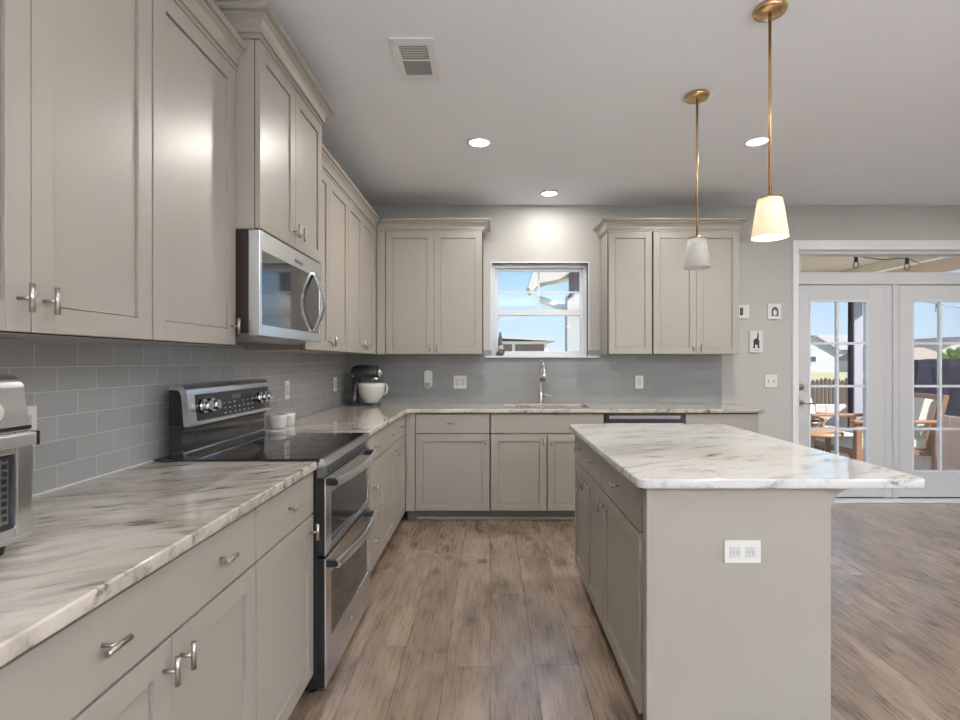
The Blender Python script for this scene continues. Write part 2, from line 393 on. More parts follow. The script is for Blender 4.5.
def french(name, x0, x1, g0, g1, hinge):
    mb = MB(); za, zb = .268, 1.863
    mb.box(x0, g0, ydf, ydf+.045, .035, 2.005, .003); mb.box(g1, x1, ydf, ydf+.045, .035, 2.005, .003)
    mb.box(g0, g1, ydf, ydf+.045, .035, za, .003); mb.box(g0, g1, ydf, ydf+.045, zb, 2.005, .003)
    d = struct(name, mb, M['doorw'])
    MB().box(g0, g1, ydf+.02, ydf+.025, za, zb).build('glass_pane', M['glass'], d)
    g = MB(); xm = (g0+g1)/2
    g.box(xm-.011, xm+.011, ydf+.008, ydf+.038, za, zb)
    for k in range(1, 4):
        zz = za+(zb-za)*k/4; g.box(g0, g1, ydf+.009, ydf+.037, zz-.011, zz+.011)
    g.box(g0-.002, g0+.012, ydf-.004, ydf+.04, za, zb); g.box(g1-.012, g1+.002, ydf-.004, ydf+.04, za, zb)
    g.box(g0, g1, ydf-.004, ydf+.04, za-.002, za+.012); g.box(g0, g1, ydf-.004, ydf+.04, zb-.012, zb+.002)
    g.build('glazing_bars', M['vinyl'], d)
    return d
dL = french('door_1', DX0+.021, 3.664, 2.968, 3.51, 0)
dR = french('door_2', 3.806, DX1-.021, 3.928, 4.47, 1)
mb = MB(); mb.lathe([(.028, 0), (.028, -.008), (.022, -.014)], (2.885, ydf, .915), axis='Y'); mb.tube([(2.885, ydf-.01, .915), (2.885, ydf-.05, .915), (2.90, ydf-.055, .915), (2.985, ydf-.055, .905)], [.01, .01, .01, .007])
mb.build('lever_handle', M['nickel'], dL)
MB().lathe([(.03, 0), (.03, -.012), (.024, -.02), (.012, -.021), (.012, -.032), (0.0, -.033)], (2.885, ydf, 1.06), axis='Y').build('deadbolt', M['nickel'], dL)
struct('trim_7', MB().box(DX0, DX1, YB-.06, YB+.14, .001, .022, .004), M['white'])
struct('trim_8', MB().box(DX0+.021, DX1-.021, YB+.035, YB+.1, .0225, .034), M['blackpl'])

# ------------------------------------------------------------------ cabinets
def FL(u, n, z): return (XL+.009+n-.009, u, z)      # left wall: outward +X
def FB(u, n, z): return (u, YB-n, z)                 # back wall: outward -Y
def FI(u, n, z): return (1.115-n, u, z)              # island: outward -X
def fbox(mb, F, u0, u1, n0, n1, z0, z1, bev=0.0):
    a = F(u0, n0, z0); b_ = F(u1, n1, z1); return mb.box(a[0], b_[0], a[1], b_[1], a[2], b_[2], bev)
def handle(F, u, n, z, vert, parent, name='handle', L=.06):
    mb = MB(); p = [F(u, n, z), F(u, n+.028, z)]
    mb.tube(p, .0042, 10)
    if vert: mb.tube([F(u, n+.03, z-L/2), F(u, n+.03, z+L/2)], .0056, 14)
    else: mb.tube([F(u-L/2, n+.03, z), F(u+L/2, n+.03, z)], .0056, 14)
    return mb.build(name, M['nickel'], parent)
G = .0035
def front(F, kind, u0, u1, z0, z1, n, parent, hs=(), bev=.0014):
    mb = MB(); u0 += G; u1 -= G; z0 += G; z1 -= G; T = .02
    if kind == 'drawer': fbox(mb, F, u0, u1, n, n+T, z0, z1, bev)
    else:
        w = .058
        fbox(mb, F, u0, u0+w, n, n+T, z0, z1, bev); fbox(mb, F, u1-w, u1, n, n+T, z0, z1, bev)
        fbox(mb, F, u0+w, u1-w, n, n+T, z0, z0+w, bev); fbox(mb, F, u0+w, u1-w, n, n+T, z1-w, z1, bev)
        fbox(mb, F, u0+w-.001, u1-w+.001, n, n+.006, z0+w-.001, z1-w+.001)
        fbox(mb, F, u0+w+.0035, u1-w-.0035, n+.002, n+.0125, z0+w+.0035, z1-w-.0035, .001)
    o = mb.build('door' if kind == 'door' else 'drawer', M['cab'], parent)
    for (hu, hz, v) in hs: handle(F, hu, n+T, hz, v, o)
    return o
CROWN = [(0, 0), (.005, 0), (.005, .016), (.013, .016), (.013, .030), (.009, .033), (.012, .045), (.020, .060), (.032, .070), (.032, .077), (.042, .079), (.047, .086), (.047, .098), (0, .098)]
def cabinet(name, label, F, u0, u1, depth, z0, z1, fronts, kick=None, group=None, crown=None, cz=None, back=.012):
    c = F((u0+u1)/2, depth/2, 0); root = thing(name, label, 'cabinet', (c[0], c[1], 0 if kick else z0), group)
    mb = MB(); n = depth-.02
    fbox(mb, F, u0+.0008, u1-.0008, back, n-.0005, z0, z1); mb.build('body', M['cab'], root)
    fr = MB(); fbox(fr, F, u0+.0012, u1-.0012, n-.0005, n+.0008, z0+.001, z1-.001); fr.build('door_gap_shade', M['cabdark'], root)  # thin near-black sheet paints the shade in the gaps between doors
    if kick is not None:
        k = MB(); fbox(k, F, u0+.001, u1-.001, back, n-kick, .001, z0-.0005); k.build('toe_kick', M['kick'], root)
    for f in fronts: front(F, f[0], f[1], f[2], f[3], f[4], n+.001, root, f[5])
    if crown:
        path, mit = crown
        MB().sweep(path, mit, [(o_*(1.25 if z1 > 2.5 else 1.4 if F is FB else 1), h_*(1.08 if z1 > 2.5 else 1)) for o_, h_ in CROWN], cz).build('crown_molding', M['cab'], root)
    return root
ZT = .879; ZB = .092; ZD = .715; BD = .63
# left run, base
def base_pair(u0, u1, F=FL, hz=.59, drawers=1, ins=.055):
    um = (u0+u1)/2
    return [('drawer', u0, u1, ZD, ZT-.004, [(u0+(u1-u0)*.25, .802, False), (u0+(u1-u0)*.75, .802, False)]),
            ('door', u0, um+.0022, ZB, ZD, [(um-.03, .655, True)]), ('door', um-.0022, u1, ZB, ZD, [(um+.03, .655, True)])]
cabinet('base_cabinet', 'greige base cabinet below the toaster oven, nearest the camera on the left', FL, .0, .72, BD, ZB, ZT,
        base_pair(.0, .72), .07)
cabinet('base_cabinet', 'wide greige base cabinet at lower left with one two-pull drawer over a pair of doors', FL, .72, 1.53, BD, ZB, ZT,
        base_pair(.72, 1.53), .07)
cabinet('base_cabinet', 'narrow greige base cabinet just in front of the range with one drawer above one door', FL, 1.53, 2.03, BD, ZB, ZT,
        [('drawer', 1.53, 2.03, ZD, ZT-.004, [(1.78, .802, False)]), ('door', 1.53, 2.03, ZB, ZD, [(1.985, .655, True)])], .07)
cabinet('base_cabinet', 'narrow greige stack of three drawers just beyond the range', FL, 2.79, 3.33, BD, ZB, ZT,
        [('drawer', 2.79, 3.33, ZD, ZT-.004, [(3.08, .80, False)]), ('drawer', 2.79, 3.33, .40, ZD, [(3.08, .56, False)]), ('drawer', 2.79, 3.33, ZB, .40, [(3.08, .25, False)])], .07)
cabinet('base_cabinet', 'greige base cabinet in the far left corner with a two-pull drawer over two doors', FL, 3.33, 4.225, BD, ZB, ZT, base_pair(3.33, 4.225), .07)
# back run, base
o = cabinet('corner_filler', 'plain greige filler panel at the inside corner of the base cabinets', FB, -.678, -.602, BD, ZB, ZT, [], .07)
MB().box(-.677, -.603, YB-BD-.0012, YB-BD+.0188, ZB, ZT-.001, .001).build('face_panel', M['cab'], o)
cabinet('base_cabinet', 'greige base cabinet left of the sink with one drawer above one wide door', FB, -.60, .0, BD, ZB, ZT,
        [('drawer', -.60, 0, ZD, ZT-.004, [(-.31, .80, False)]), ('door', -.60, 0, ZB, ZD, [(-.035, .655, True)])], .07)
cabinet('sink_cabinet', 'greige sink base cabinet under the window with a false front over two doors', FB, .003, .918, BD, ZB, .655,
        [('drawer', .003, .918, ZD, ZT-.004, []), ('door', .003, .46, ZB, ZD, [(.43, .655, True)]), ('door', .46, .918, ZB, ZD, [(.49, .655, True)])], .07)
cabinet('end_cabinet', 'greige end panel closing the back run right of the dishwasher', FB, 1.572, 2.165, BD, ZB, ZT,
        [('drawer', 1.572, 2.165, ZD, ZT-.004, []), ('door', 1.572, 2.165, ZB, ZD, [])], .07)
mb = MB(); mb.box(-.60, .918, YB-BD+.075, YB-BD+.0895, .001, .022, .004); struct('trim_9', mb, M['cab'])
# dishwasher
dw = thing('dishwasher', 'dark-fronted dishwasher built in under the back counter behind the island', 'dishwasher', (1.245, 4.55, 0))
MB().box(.925, 1.566, 4.27, 4.86, .1, .878).build('body', M['blackpl'], dw)
MB().box(.928, 1.563, 4.235, 4.27, .11, .80, .004).build('door', M['steel2'], dw)
MB().box(.928, 1.563, 4.24, 4.27, .803, .874, .004).build('control_panel', M['mwside'], dw)
MB().box(.96, 1.53, 4.2355, 4.2405, .835, .86).build('button_strip', M['steel2'], dw)
MB().box(.935, 1.556, 4.35, 4.8, .001, .1).build('toe_kick', M['blackpl'], dw)
MB().tube([(1.0, 4.235, .77), (1.0, 4.20, .77), (1.49, 4.20, .77), (1.49, 4.235, .77)], .009).build('handle', M['steel'], dw)

# uppers
UB, UT = 1.358, 2.42; UD = .33
xf = XL+UD
def pair(u0, u1, z0, z1, hz):
    um = (u0+u1)/2
    return [('door', u0, um+.0022, z0, z1, [(um-.032, hz, True)]), ('door', um-.0022, u1, z0, z1, [(um+.032, hz, True)])]
def lcrown(u0, u1, x): return ([(x, u0), (x, u1)], [(1, 0), (1, 0)])
cabinet('upper_cabinet', 'greige two-door wall cabinet at upper left nearest the camera', FL, .72, 1.53, UD, UB, UT, pair(.72, 1.53, UB, UT, UB+.073), crown=lcrown(.72, 1.53, xf-.002), cz=UT-.002)
cabinet('upper_cabinet', 'greige single-door wall cabinet immediately left of the microwave', FL, 1.53, 2.033, UD, UB, UT, [('door', 1.53, 2.033, UB, UT, [(1.99, UB+.073, True)])], crown=lcrown(1.53, 2.033, xf-.002), cz=UT-.002)
xm = XL+.42
cabinet('upper_cabinet', 'greige raised and deeper two-door wall cabinet above the microwave', FL, 2.035, 2.79, .42, 1.812, 2.545, pair(2.035, 2.79, 1.812, 2.545, 1.885),
        crown=([(XL+.012, 2.035), (xm-.002, 2.035), (xm-.002, 2.79), (XL+.012, 2.79)], [(0, -1), (1, -1), (1, 1), (0, 1)]), cz=2.543)
cabinet('upper_cabinet', 'greige two-door wall cabinet just beyond the microwave', FL, 2.792, 3.64, UD, UB, UT, pair(2.792, 3.64, UB, UT, UB+.06), crown=lcrown(2.84, 3.64, xf-.002), cz=UT-.002)
o = cabinet('upper_cabinet', 'greige two-door wall cabinet on the left wall beside the far corner', FL, 3.64, 4.54, UD, UB, UT, pair(3.64, 4.44, UB, UT, UB+.06),
        crown=([(xf-.002, 3.64), (xf-.002, 4.54)], [(1, 0), (1, -1)]), cz=UT-.002)
MB().box(xf-.018, xf, 4.443, 4.535, UB, UT, .001).build('filler_strip', M['cab'], o)
yf = YB-UD
o = cabinet('upper_cabinet', 'greige two-door wall cabinet on the back wall left of the window', FB, xf+.001, -.06, UD, UB, UT, pair(-.90, -.065, UB, UT, UB+.06),
            crown=([(xf-.002, yf+.002), (-.06, yf+.002), (-.06, YB-.012)], [(1, -1), (1, -1), (1, 0)]), cz=UT-.002)
MB().box(xf+.004, -.903, yf, yf+.018, UB, UT, .001).build('filler_strip', M['cab'], o)
cabinet('upper_cabinet', 'narrow greige single-door wall cabinet right of the window', FB, 1.015, 1.40, UD, UB, UT, [('door', 1.02, 1.398, UB, UT, [])],
        crown=([(1.015, YB-.012), (1.015, yf+.002), (1.40, yf+.002)], [(-1, 0), (-1, -1), (0, -1)]), cz=UT-.002)
cabinet('upper_cabinet', 'greige two-door wall cabinet at the right end of the back wall beside the small pictures', FB, 1.401, 2.15, UD, UB, UT, pair(1.405, 2.15, UB, UT, UB+.06),
        crown=([(1.401, yf+.002), (2.15, yf+.002), (2.15, YB-.012)], [(0, -1), (1, -1), (1, 0)]), cz=UT-.002)

# island
cabinet('island_cabinet', 'far island cabinet with a two-pull drawer over two doors, facing the range', FI, 2.41, 3.20, .60, .08, ZT,
        [('drawer', 2.41, 3.20, .71, ZT-.004, [(2.62, .80, False), (3.0, .80, False)]), ('door', 2.41, 2.805, .08, .71, [(2.775, .65, True)]), ('door', 2.805, 3.20, .08, .71, [(2.835, .65, True)])], .07)
cabinet('island_cabinet', 'near island cabinet with one drawer above one door, facing the range', FI, 1.80, 2.409, .60, .08, ZT,
        [('drawer', 1.815, 2.409, .71, ZT-.004, [(2.11, .80, False)]), ('door', 1.815, 2.409, .08, .71, [(2.365, .65, True)])], .07)
ep = thing('island_end_panel', 'plain greige end panel of the island facing the camera, with an outlet', 'panel', (.83, 1.77, 0))
MB().box(.522, 1.117, 1.745, 1.797, .001, .881, .0015).build('panel', M['cab'], ep)
MB().box(.517, .537, 1.7385, 1.7445, .001, .881, .001).build('corner_strip', M['cab'], ep)
bp_ = thing('island_back_panel', 'greige back panel of the island under the seating overhang', 'panel', (1.135, 2.5, 0))
MB().box(1.118, 1.142, 1.765, 3.20, .001, .881, .001).build('panel', M['cab'], bp_)
def corbel(y):
    P = [(1.143, .8805), (1.225, .8805), (1.225, .87)]
    for k in range(9):
        a = k/8*PI/2; P.append((1.215-.055*math.sin(a), .868-.045*(1-math.cos(a))))
    P.append((1.143, .80))
    MB().prism(P, lambda a, b_, c: (a, c, b_), y, y+.045).build('corbel', M['cab'], bp_)
for y in (1.775, 2.45, 3.13): corbel(y)

# countertops
CT = .914
curve_slab_near = curve_slab('countertop', [rrect(XL+.0085, -.665, .0, 2.028, .006)], .882, CT, .005, M['marble_b'], (-.98, 1.0, .882))
tag(curve_slab_near, 'beige and brown streaked marble countertop in the left foreground', 'countertop')
r_ = .05; yy = 4.225
arc = [(-.665+r_-r_*math.cos(a), yy-r_+r_*math.sin(a)) for a in [PI/2*k/6 for k in range(7)]]
outl = [(XL+.0085, 2.792), (-.665, 2.792)] + arc + [(2.20, yy), (2.20, YB-.0085), (XL+.0085, YB-.0085)]
far_top = curve_slab('countertop', [outl, rrect(.12, .84, 4.37, 4.72, .03)], .882, CT, .005, M['marble_b'], (-.98, 4.5, .882))
tag(far_top, 'L-shaped streaked marble countertop running round the far corner past the sink', 'countertop')
it = curve_slab('island_countertop', [rrect(.482, 1.437, 1.717, 3.235, .035, 7)], .882, CT, .007, M['marble_w'], (.95, 2.4, .882))
tag(it, 'white grey-veined marble top of the island', 'countertop')
# sink
sk = thing('sink', 'stainless steel sink set in the counter below the window', 'sink', (.48, 4.545, .68))
mb = MB()
for a in ((.112, .848, 4.362, 4.37), (.112, .848, 4.72, 4.728), (.112, .12, 4.37, 4.72), (.84, .848, 4.37, 4.72)): mb.box(a[0], a[1], a[2], a[3], .69, .8815)
mb.box(.112, .848, 4.362, 4.728, .68, .69); mb.build('basin', M['steel2'], sk)
MB().lathe([(.045, .0), (.045, .003), (.03, .003), (.0, .001)], (.48, 4.545, .6905)).build('drain', M['chrome'], sk)
fc = thing('faucet', 'chrome pull-down kitchen faucet standing behind the sink', 'faucet', (.462, 4.785, CT))
mb = MB(); mb.lathe([(.027, 0), (.027, .008), (.02, .015), (.019, .10), (.014, .13)], (.462, 4.785, CT+.0005))
mb.build('base', M['chrome'], fc)
pts = [(.462, 4.785, CT+.12), (.464, 4.785, CT+.30)]
for k in range(9):
    a = PI*k/8; pts.append((.466+.012*k/8, 4.715+.07*math.cos(a), CT+.31+.07*math.sin(a)))
MB().tube(pts, .0155).build('spout', M['chrome'], fc)
MB().tube([(.478, 4.645, CT+.31), (.482, 4.643, CT+.20)], [.018, .023]).build('spray_head', M['chrome'], fc)
MB().tube([(.474, 4.775, CT+.075), (.51, 4.765, CT+.078), (.525, 4.76, CT+.075), (.56, 4.745, CT+.068)], [.011, .011, .007, .006]).build('lever', M['chrome'], fc)

# ------------------------------------------------------------------ range
rg = thing('range', 'stainless steel double-oven electric range with black glass cooktop', 'range', (-.98, 2.41, 0))
ya, yb = 2.034, 2.786
MB().box(-1.298, -.668, ya, yb, .03, .905, .003).build('body', M['blackpl'], rg)
mb = MB(); mb.box(-1.298, -.655, ya-.003+.003, yb, .906, .921, .003); ct_ = mb.build('cooktop', M['blackgl'], rg)
rm = mat('burner_ring_print', (.10, .10, .105), .1)
mb = MB()
for (bx, by, br) in ((-.80, 2.22, .11), (-.80, 2.60, .085), (-1.05, 2.22, .075), (-1.05, 2.60, .095)):
    mb.lathe([(br, 0), (br, .0004), (br-.003, .0004), (br-.003, 0)], (bx, by, .9212), 48, 'Z', False)
mb.build('burner_rings', rm, ct_)
MB().prism([(-.668, .888), (-.640, .888), (-.634, .894), (-.640, .921), (-.654, .9215), (-.668, .905)], lambda a, b_, c: (a, c, b_), ya, yb).build('front_trim', M['steel'], rg)
vp = MB().box(-.668, -.646, ya+.002, yb-.002, .848, .8875).build('vent_panel', M['steel2'], rg)
mb = MB()
for k in range(13):
    for j in range(2): mb.box(-.647, -.6452, ya+.06+k*.05, ya+.095+k*.05, .856+j*.014, .864+j*.014)
mb.build('vent_slots', M['blackpl'], vp)
def oven_door(z0, z1, name, gw0, gw1, hz):
    mb = MB(); x0, x1 = -.641, -.634; wy0, wy1 = ya+.075, yb-.045
    mb.box(x0, x1, ya+.002, wy0, z0, z1, .002); mb.box(x0, x1, wy1, yb-.002, z0, z1, .002)
    mb.box(x0, x1, wy0, wy1, z0, gw0, .002); mb.box(x0, x1, wy0, wy1, gw1, z1, .002)
    d = mb.build(name, M['steel'], rg)
    MB().box(-.667, -.6412, ya+.003, yb-.003, z0+.001, z1-.001).build('inner_door', M['blackpl'], d)
    MB().box(-.6411, -.6385, wy0-.001, wy1+.001, gw0-.001, gw1+.001).build('window', M['ovengl'], d)
    hb = MB(); n = 12; pp = []
    for k in range(n+1):
        t = k/n; pp.append((-.598+.028*(math.sin(PI*t)), ya+.03+(yb-ya-.06)*t, hz+.0*t))
    for k in range(n):
        pass
    ring = MB()
    prof = [(-.006, -.015), (.006, -.015), (.008, 0), (.006, .015), (-.006, .015)]
    rr = [[ring.bm.verts.new((p[0]+o_, p[1], p[2]+h_)) for o_, h_ in prof] for p in pp]
    for i in range(n):
        for k in range(5): ring.bm.faces.new([rr[i][k], rr[i][(k+1) % 5], rr[i+1][(k+1) % 5], rr[i+1][k]])
    ring.bm.faces.new(rr[0]); ring.bm.faces.new(rr[-1])
    hd = ring.build('handle', M['hsteel'], d)
    for yq in (ya+.03, yb-.05): MB().box(-.636, -.592, yq, yq+.02, hz-.014, hz+.014, .003).build('handle_bracket', M['blackpl'], hd)
    return d
oven_door(.545, .845, 'upper_oven_door', .575, .775, .825)
dlo = oven_door(.035, .535, 'lower_oven_door', .20, .455, .505)
MB().lathe([(.017, 0), (.017, .0015), (0, .002)], (-.6342, 2.42, .115), axis='X').build('badge', M['chrome'], dlo)
mb = MB()
for yy_ in (ya+.05, yb-.05):
    for xx in (-.70, -1.22): mb.tube([(xx, yy_, .001), (xx, yy_, .03)], .018)
mb.build('feet', M['blackpl'], rg)
# backguard
def PX(a, b_, c): return (a, c, b_)
MB().prism([(-1.236, .9215), (-1.186, .9215), (-1.190, .945), (-1.196, 1.043), (-1.236, 1.043)], PX, ya+.006, yb-.002).build('backguard_base', M['blackgl'], rg)
MB().box(-1.189, -1.184, ya+.012, yb-.008, .938, .944).build('backguard_strip', M['steel'], rg)
MB().prism([(-1.189, 1.028), (-1.184, 1.028), (-1.184, 1.044), (-1.189, 1.044)], PX, ya+.006, yb-.002).build('backguard_ledge', M['blackpl'], rg)
prof = [(-1.238, 1.045), (-1.159, 1.045), (-1.158, 1.055), (-1.171, 1.175), (-1.175, 1.188), (-1.186, 1.199), (-1.20, 1.204), (-1.236, 1.206)]
bgd = MB().prism(prof, PX, ya+.002, yb).build('backguard', M['steel'], rg)
MB().prism([(-1.2385, 1.046), (-1.184, 1.046), (-1.193, 1.162), (-1.200, 1.180), (-1.209, 1.187), (-1.2385, 1.188)], PX, ya+.0005, ya+.0019).build('end_cap', M['blackpl'], bgd)
nv = Vector((.120, 0, .013)).normalized(); tv = Vector((-.013, 0, .120)).normalized()
P0 = Vector((-1.158, 0, 1.055))
def bgpt(t, y, n): p = P0+tv*t+nv*n; return (p.x, y, p.z)
def bgbox(y0_, y1_, t0, t1, n0, n1, name, m, parent):
    mb = MB(); vs = [mb.bm.verts.new(bgpt(t, y, n)) for n in (n0, n1) for t in (t0, t1) for y in (y0_, y1_)]
    for f in [(0, 2, 3, 1), (4, 5, 7, 6), (0, 1, 5, 4), (2, 6, 7, 3), (0, 4, 6, 2), (1, 3, 7, 5)]: mb.bm.faces.new([vs[i] for i in f])
    return mb.build(name, m, parent)
cp = bgbox(ya+.055, yb-.02, .006, .112, -.002, .002, 'control_panel', M['blackgl'], bgd)
lcd = mat('dim_blue_display', (.02, .03, .035), .1, emit=((.3, .7, .9), .06))
bgbox(2.38, 2.46, .075, .095, .0015, .0026, 'clock_display', lcd, cp)
mk = mat('pale_panel_print', (.55, .56, .57), .4)
mb = MB()
for r in range(3):
    for c in range(7):
        if c == 3 and r == 2: continue
        y = 2.30+c*.044; t = .018+r*.022; p = Vector(bgpt(t, y, .0022))
        mb.box(p.x-.0002, p.x+.0006, y, y+.016, p.z-.0015, p.z+.0015)
mb.build('button_marks', mk, cp)
for y in (2.135, 2.20, 2.665, 2.72):
    mb = MB(); c = Vector(bgpt(.062, y, 0)); seg = 24
    for (r0, n0, r1, n1) in ((.030, .002, .028, .012), (.021, .012, .019, .036)):
        ra = [mb.bm.verts.new(c+nv*n0+(Vector((0, 1, 0))*math.cos(a)+tv*math.sin(a))*r0) for a in [2*PI*k/seg for k in range(seg)]]
        rb = [mb.bm.verts.new(c+nv*n1+(Vector((0, 1, 0))*math.cos(a)+tv*math.sin(a))*r1) for a in [2*PI*k/seg for k in range(seg)]]
        for k in range(seg): mb.bm.faces.new([ra[k], ra[(k+1) % seg], rb[(k+1) % seg], rb[k]]).smooth = True
        mb.bm.faces.new(rb); mb.bm.faces.new(ra)
    mb.build('knob', M['chrome'], bgd)

# ------------------------------------------------------------------ microwave
mw = thing('microwave', 'stainless over-the-range microwave hung below the raised left cabinet', 'microwave', (-1.1, 2.41, 1.40))
ma, mb_, z0, z1 = 2.038, 2.786, 1.398, 1.809
MB().box(-1.300, -.935, ma+.002, mb_-.002, z0+.012, z1, .002).build('body', M['mwside'], mw)
MB().prism([(-1.29, z0-.004), (-1.0, z0-.012), (-.94, z0+.010), (-1.29, z0+.011)], PX, ma+.01, mb_-.01).build('underside_grille', M['steel2'], mw)
xd = -.890
def mwpt(y): return xd+.012*math.sin(PI*(y-ma)/(mb_-ma))
mb = MB()
wy0, wy1, wz0, wz1 = ma+.022, mb_-.03, z0+.045, z1-.078
for (a, b_, c, d) in ((ma, wy0, z0, z1), (wy1, mb_, z0, z1), (wy0, wy1, z0, wz0), (wy0, wy1, wz1, z1)): mb.box(-.934, xd, a, b_, c, d, .003)
md = mb.build('door', M['steel'], mw)
MB().box(-.93, xd-.003, wy0-.001, wy1+.001, wz0-.001, wz1+.001).build('window', M['blackgl'], md)
mb = MB(); pp = []
for k in range(13):
    t = k/12; pp.append((xd+.004+.045*math.sin(PI*t), 2.665, z0+.05+(.295)*t))
prof = [(-.006, -.02), (.005, -.02), (.009, 0), (.005, .02), (-.006, .02)]
rr = [[mb.bm.verts.new((p[0]+o_, p[1]+h_, p[2])) for o_, h_ in prof] for p in pp]
for i in range(12):
    for k in range(5): mb.bm.faces.new([rr[i][k], rr[i][(k+1) % 5], rr[i+1][(k+1) % 5], rr[i+1][k]])
mb.bm.faces.new(rr[0]); mb.bm.faces.new(rr[-1]); mb.build('handle', M['chrome'], md)
def text_on(txt, size, loc, rot, m, parent, name, ext=.0006):
    cu = bpy.data.curves.new(name, 'FONT'); cu.body = txt; cu.size = size; cu.extrude = ext; cu.align_x = 'CENTER'; cu.align_y = 'CENTER'
    tmp = bpy.data.objects.new('tmp', cu); COL.objects.link(tmp); dg = bpy.context.evaluated_depsgraph_get(); dg.update()
    me = bpy.data.meshes.new_from_object(tmp.evaluated_get(dg)); bpy.data.objects.remove(tmp)
    me.materials.clear(); me.materials.append(m)
    org = Vector((0, 0, 0)); p = parent
    while p is not None: org += p.location; p = p.parent
    o = bpy.data.objects.new(name, me); COL.objects.link(o); o.parent = parent; o.location = Vector(loc)-org; o.rotation_euler = rot; return o
text_on('Whirlpool', .024, (xd+.0008, 2.45, z1-.05), (PI/2, 0, PI/2), M['steel2'], md, 'logo')

# ------------------------------------------------------------------ toaster oven
to = thing('toaster_oven', 'stainless countertop toaster oven at the left edge of the frame', 'toaster oven', (-1.12, .86, CT))
tz = CT+.022; xa = -.955
prof = [(-1.27, tz), (xa, tz), (xa, tz+.225), (xa-.003, tz+.26), (xa-.008, tz+.29)]
for k in range(1, 9):
    a_ = math.radians(8+82*k/8); prof.append((xa-.043+.035*math.cos(a_), tz+.298+.037*math.sin(a_)))
prof += [(-1.25, tz+.335), (-1.27, tz+.32)]
MB().prism(prof, PX, .60, 1.092).build('body', M['steel'], to)
mb = MB()
for xx in (-1.24, -.985):
    for y in (.64, 1.045): mb.lathe([(.016, 0), (.02, .022)], (xx, y, CT+.0005), 16)
mb.build('feet', M['blackpl'], to)
mb = MB(); g0, g1, h0, h1 = .66, 1.045, tz+.035, tz+.18
for (a, b_, c, d) in ((.612, g0, tz+.012, tz+.222), (g1, 1.084, tz+.012, tz+.222), (g0, g1, tz+.012, h0), (g0, g1, h1, tz+.222)): mb.box(xa+.0005, xa+.016, a, b_, c, d, .004)
td = mb.build('door', M['steel'], to)
MB().box(xa+.001, xa+.010, g0-.001, g1+.001, h0-.001, h1+.001).build('window', M['ovengl'], td)
mb = MB()
for k in range(9):
    z = h0+.012+k*.0145; mb.box(xa+.0105, xa+.0125, .985, 1.03, z, z+.005)
for k in range(4): mb.box(xa+.0105, xa+.0122, .985+k*.0145, .988+k*.0145, h0+.01, h1-.008)
mb.build('wire_rack', M['steel2'], td)
mb = MB(); mb.box(xa+.024, xa+.038, .625, 1.068, tz+.195, tz+.222, .004); mb.box(xa+.016, xa+.026, .64, .655, tz+.20, tz+.217); mb.box(xa+.016, xa+.026, 1.03, 1.055, tz+.20, tz+.217)
hto = mb.build('handle', M['hsteel'], td)
MB().box(xa+.023, xa+.039, 1.0685, 1.074, tz+.194, tz+.223, .002).build('end_cap', M['blackpl'], hto)
MB().box(xa-.004, xa+.0035, .60, 1.094, tz+.224, tz+.232).build('seam_trim', M['blackpl'], to)
mb = MB(); mb.lathe([(.022, -.004), (.02, .018), (0, .019)], (xa-.003, 1.0, tz+.265), 24, 'X'); mb.build('knob', M['plate'], to)

# ------------------------------------------------------------------ mixer
mx = thing('stand_mixer', 'dark stand mixer with a white bowl in the far corner of the counter', 'mixer', (-1.10, 4.60, CT))
blk = mat('charcoal_gloss_enamel', (.035, .035, .037), .18, coat=.5)
MB().prism(rrect(-1.23, -.96, 4.52, 4.68, .06, 6), lambda a, b_, c: (a, b_, c), CT+.001, CT+.022).build('foot', blk, mx)
MB().tube([(-1.19, 4.60, CT+.02), (-1.185, 4.60, CT+.06), (-1.175, 4.60, CT+.14), (-1.165, 4.60, CT+.235)], [.055, .04, .036, .04], 20).build('column', blk, mx)
mb = MB(); hp = [(0, -.135), (.03, -.132), (.05, -.115), (.062, -.08), (.065, -.02), (.06, .05), (.052, .09), (.046, .105)]
mb.lathe([(r, h) for r, h in hp], (-1.075, 4.60, CT+.29), 28, 'X'); mb.build('head', blk, mx)
mb = MB(); mb.lathe([(.047, .105), (.047, .118), (.03, .125), (.026, .14), (0, .141)], (-1.075, 4.60, CT+.29), 28, 'X')
mb.tube([(-1.005, 4.60, CT+.25), (-1.005, 4.60, CT+.205)], [.035, .03]); mb.build('hub_cap', M['chrome'], mx)
MB().ell((-1.0, 4.54, CT+.29), (.013, .02, .013)).build('knob', blk, mx)
bw = MB(); bw.lathe([(0, .0225), (.062, .0225), (.064, .034), (.088, .06), (.108, .105), (.116, .155), (.118, .195), (.113, .195), (.110, .155), (.101, .108), (.080, .068), (.0, .042)], (-1.035, 4.60, CT), 36)
bwo = bw.build('bowl', M['ceram'], mx)
MB().tube([(-.924, 4.60, CT+.182), (-.905, 4.60, CT+.18), (-.897, 4.60, CT+.15), (-.905, 4.60, CT+.11), (-.945, 4.60, CT+.088)], [.009]*5).build('bowl_handle', M['ceram'], bwo)

# ramekins
for (x, y, r, h, l) in ((-1.225, 3.045, .049, .074, 'larger white ceramic bowl just beyond the range'), (-1.215, 3.165, .045, .074, 'smaller white ceramic bowl behind the larger one by the range')):
    tag(MB().lathe([(0, 0), (r*.82, 0), (r*.9, .006), (r, h*.8), (r, h), (r-.004, h), (r-.006, h*.75), (r*.76, .008), (0, .006)], (x, y, CT+.0005)).build('bowl', M['ceram'], None, (x, y, CT)), l, 'bowl', None)

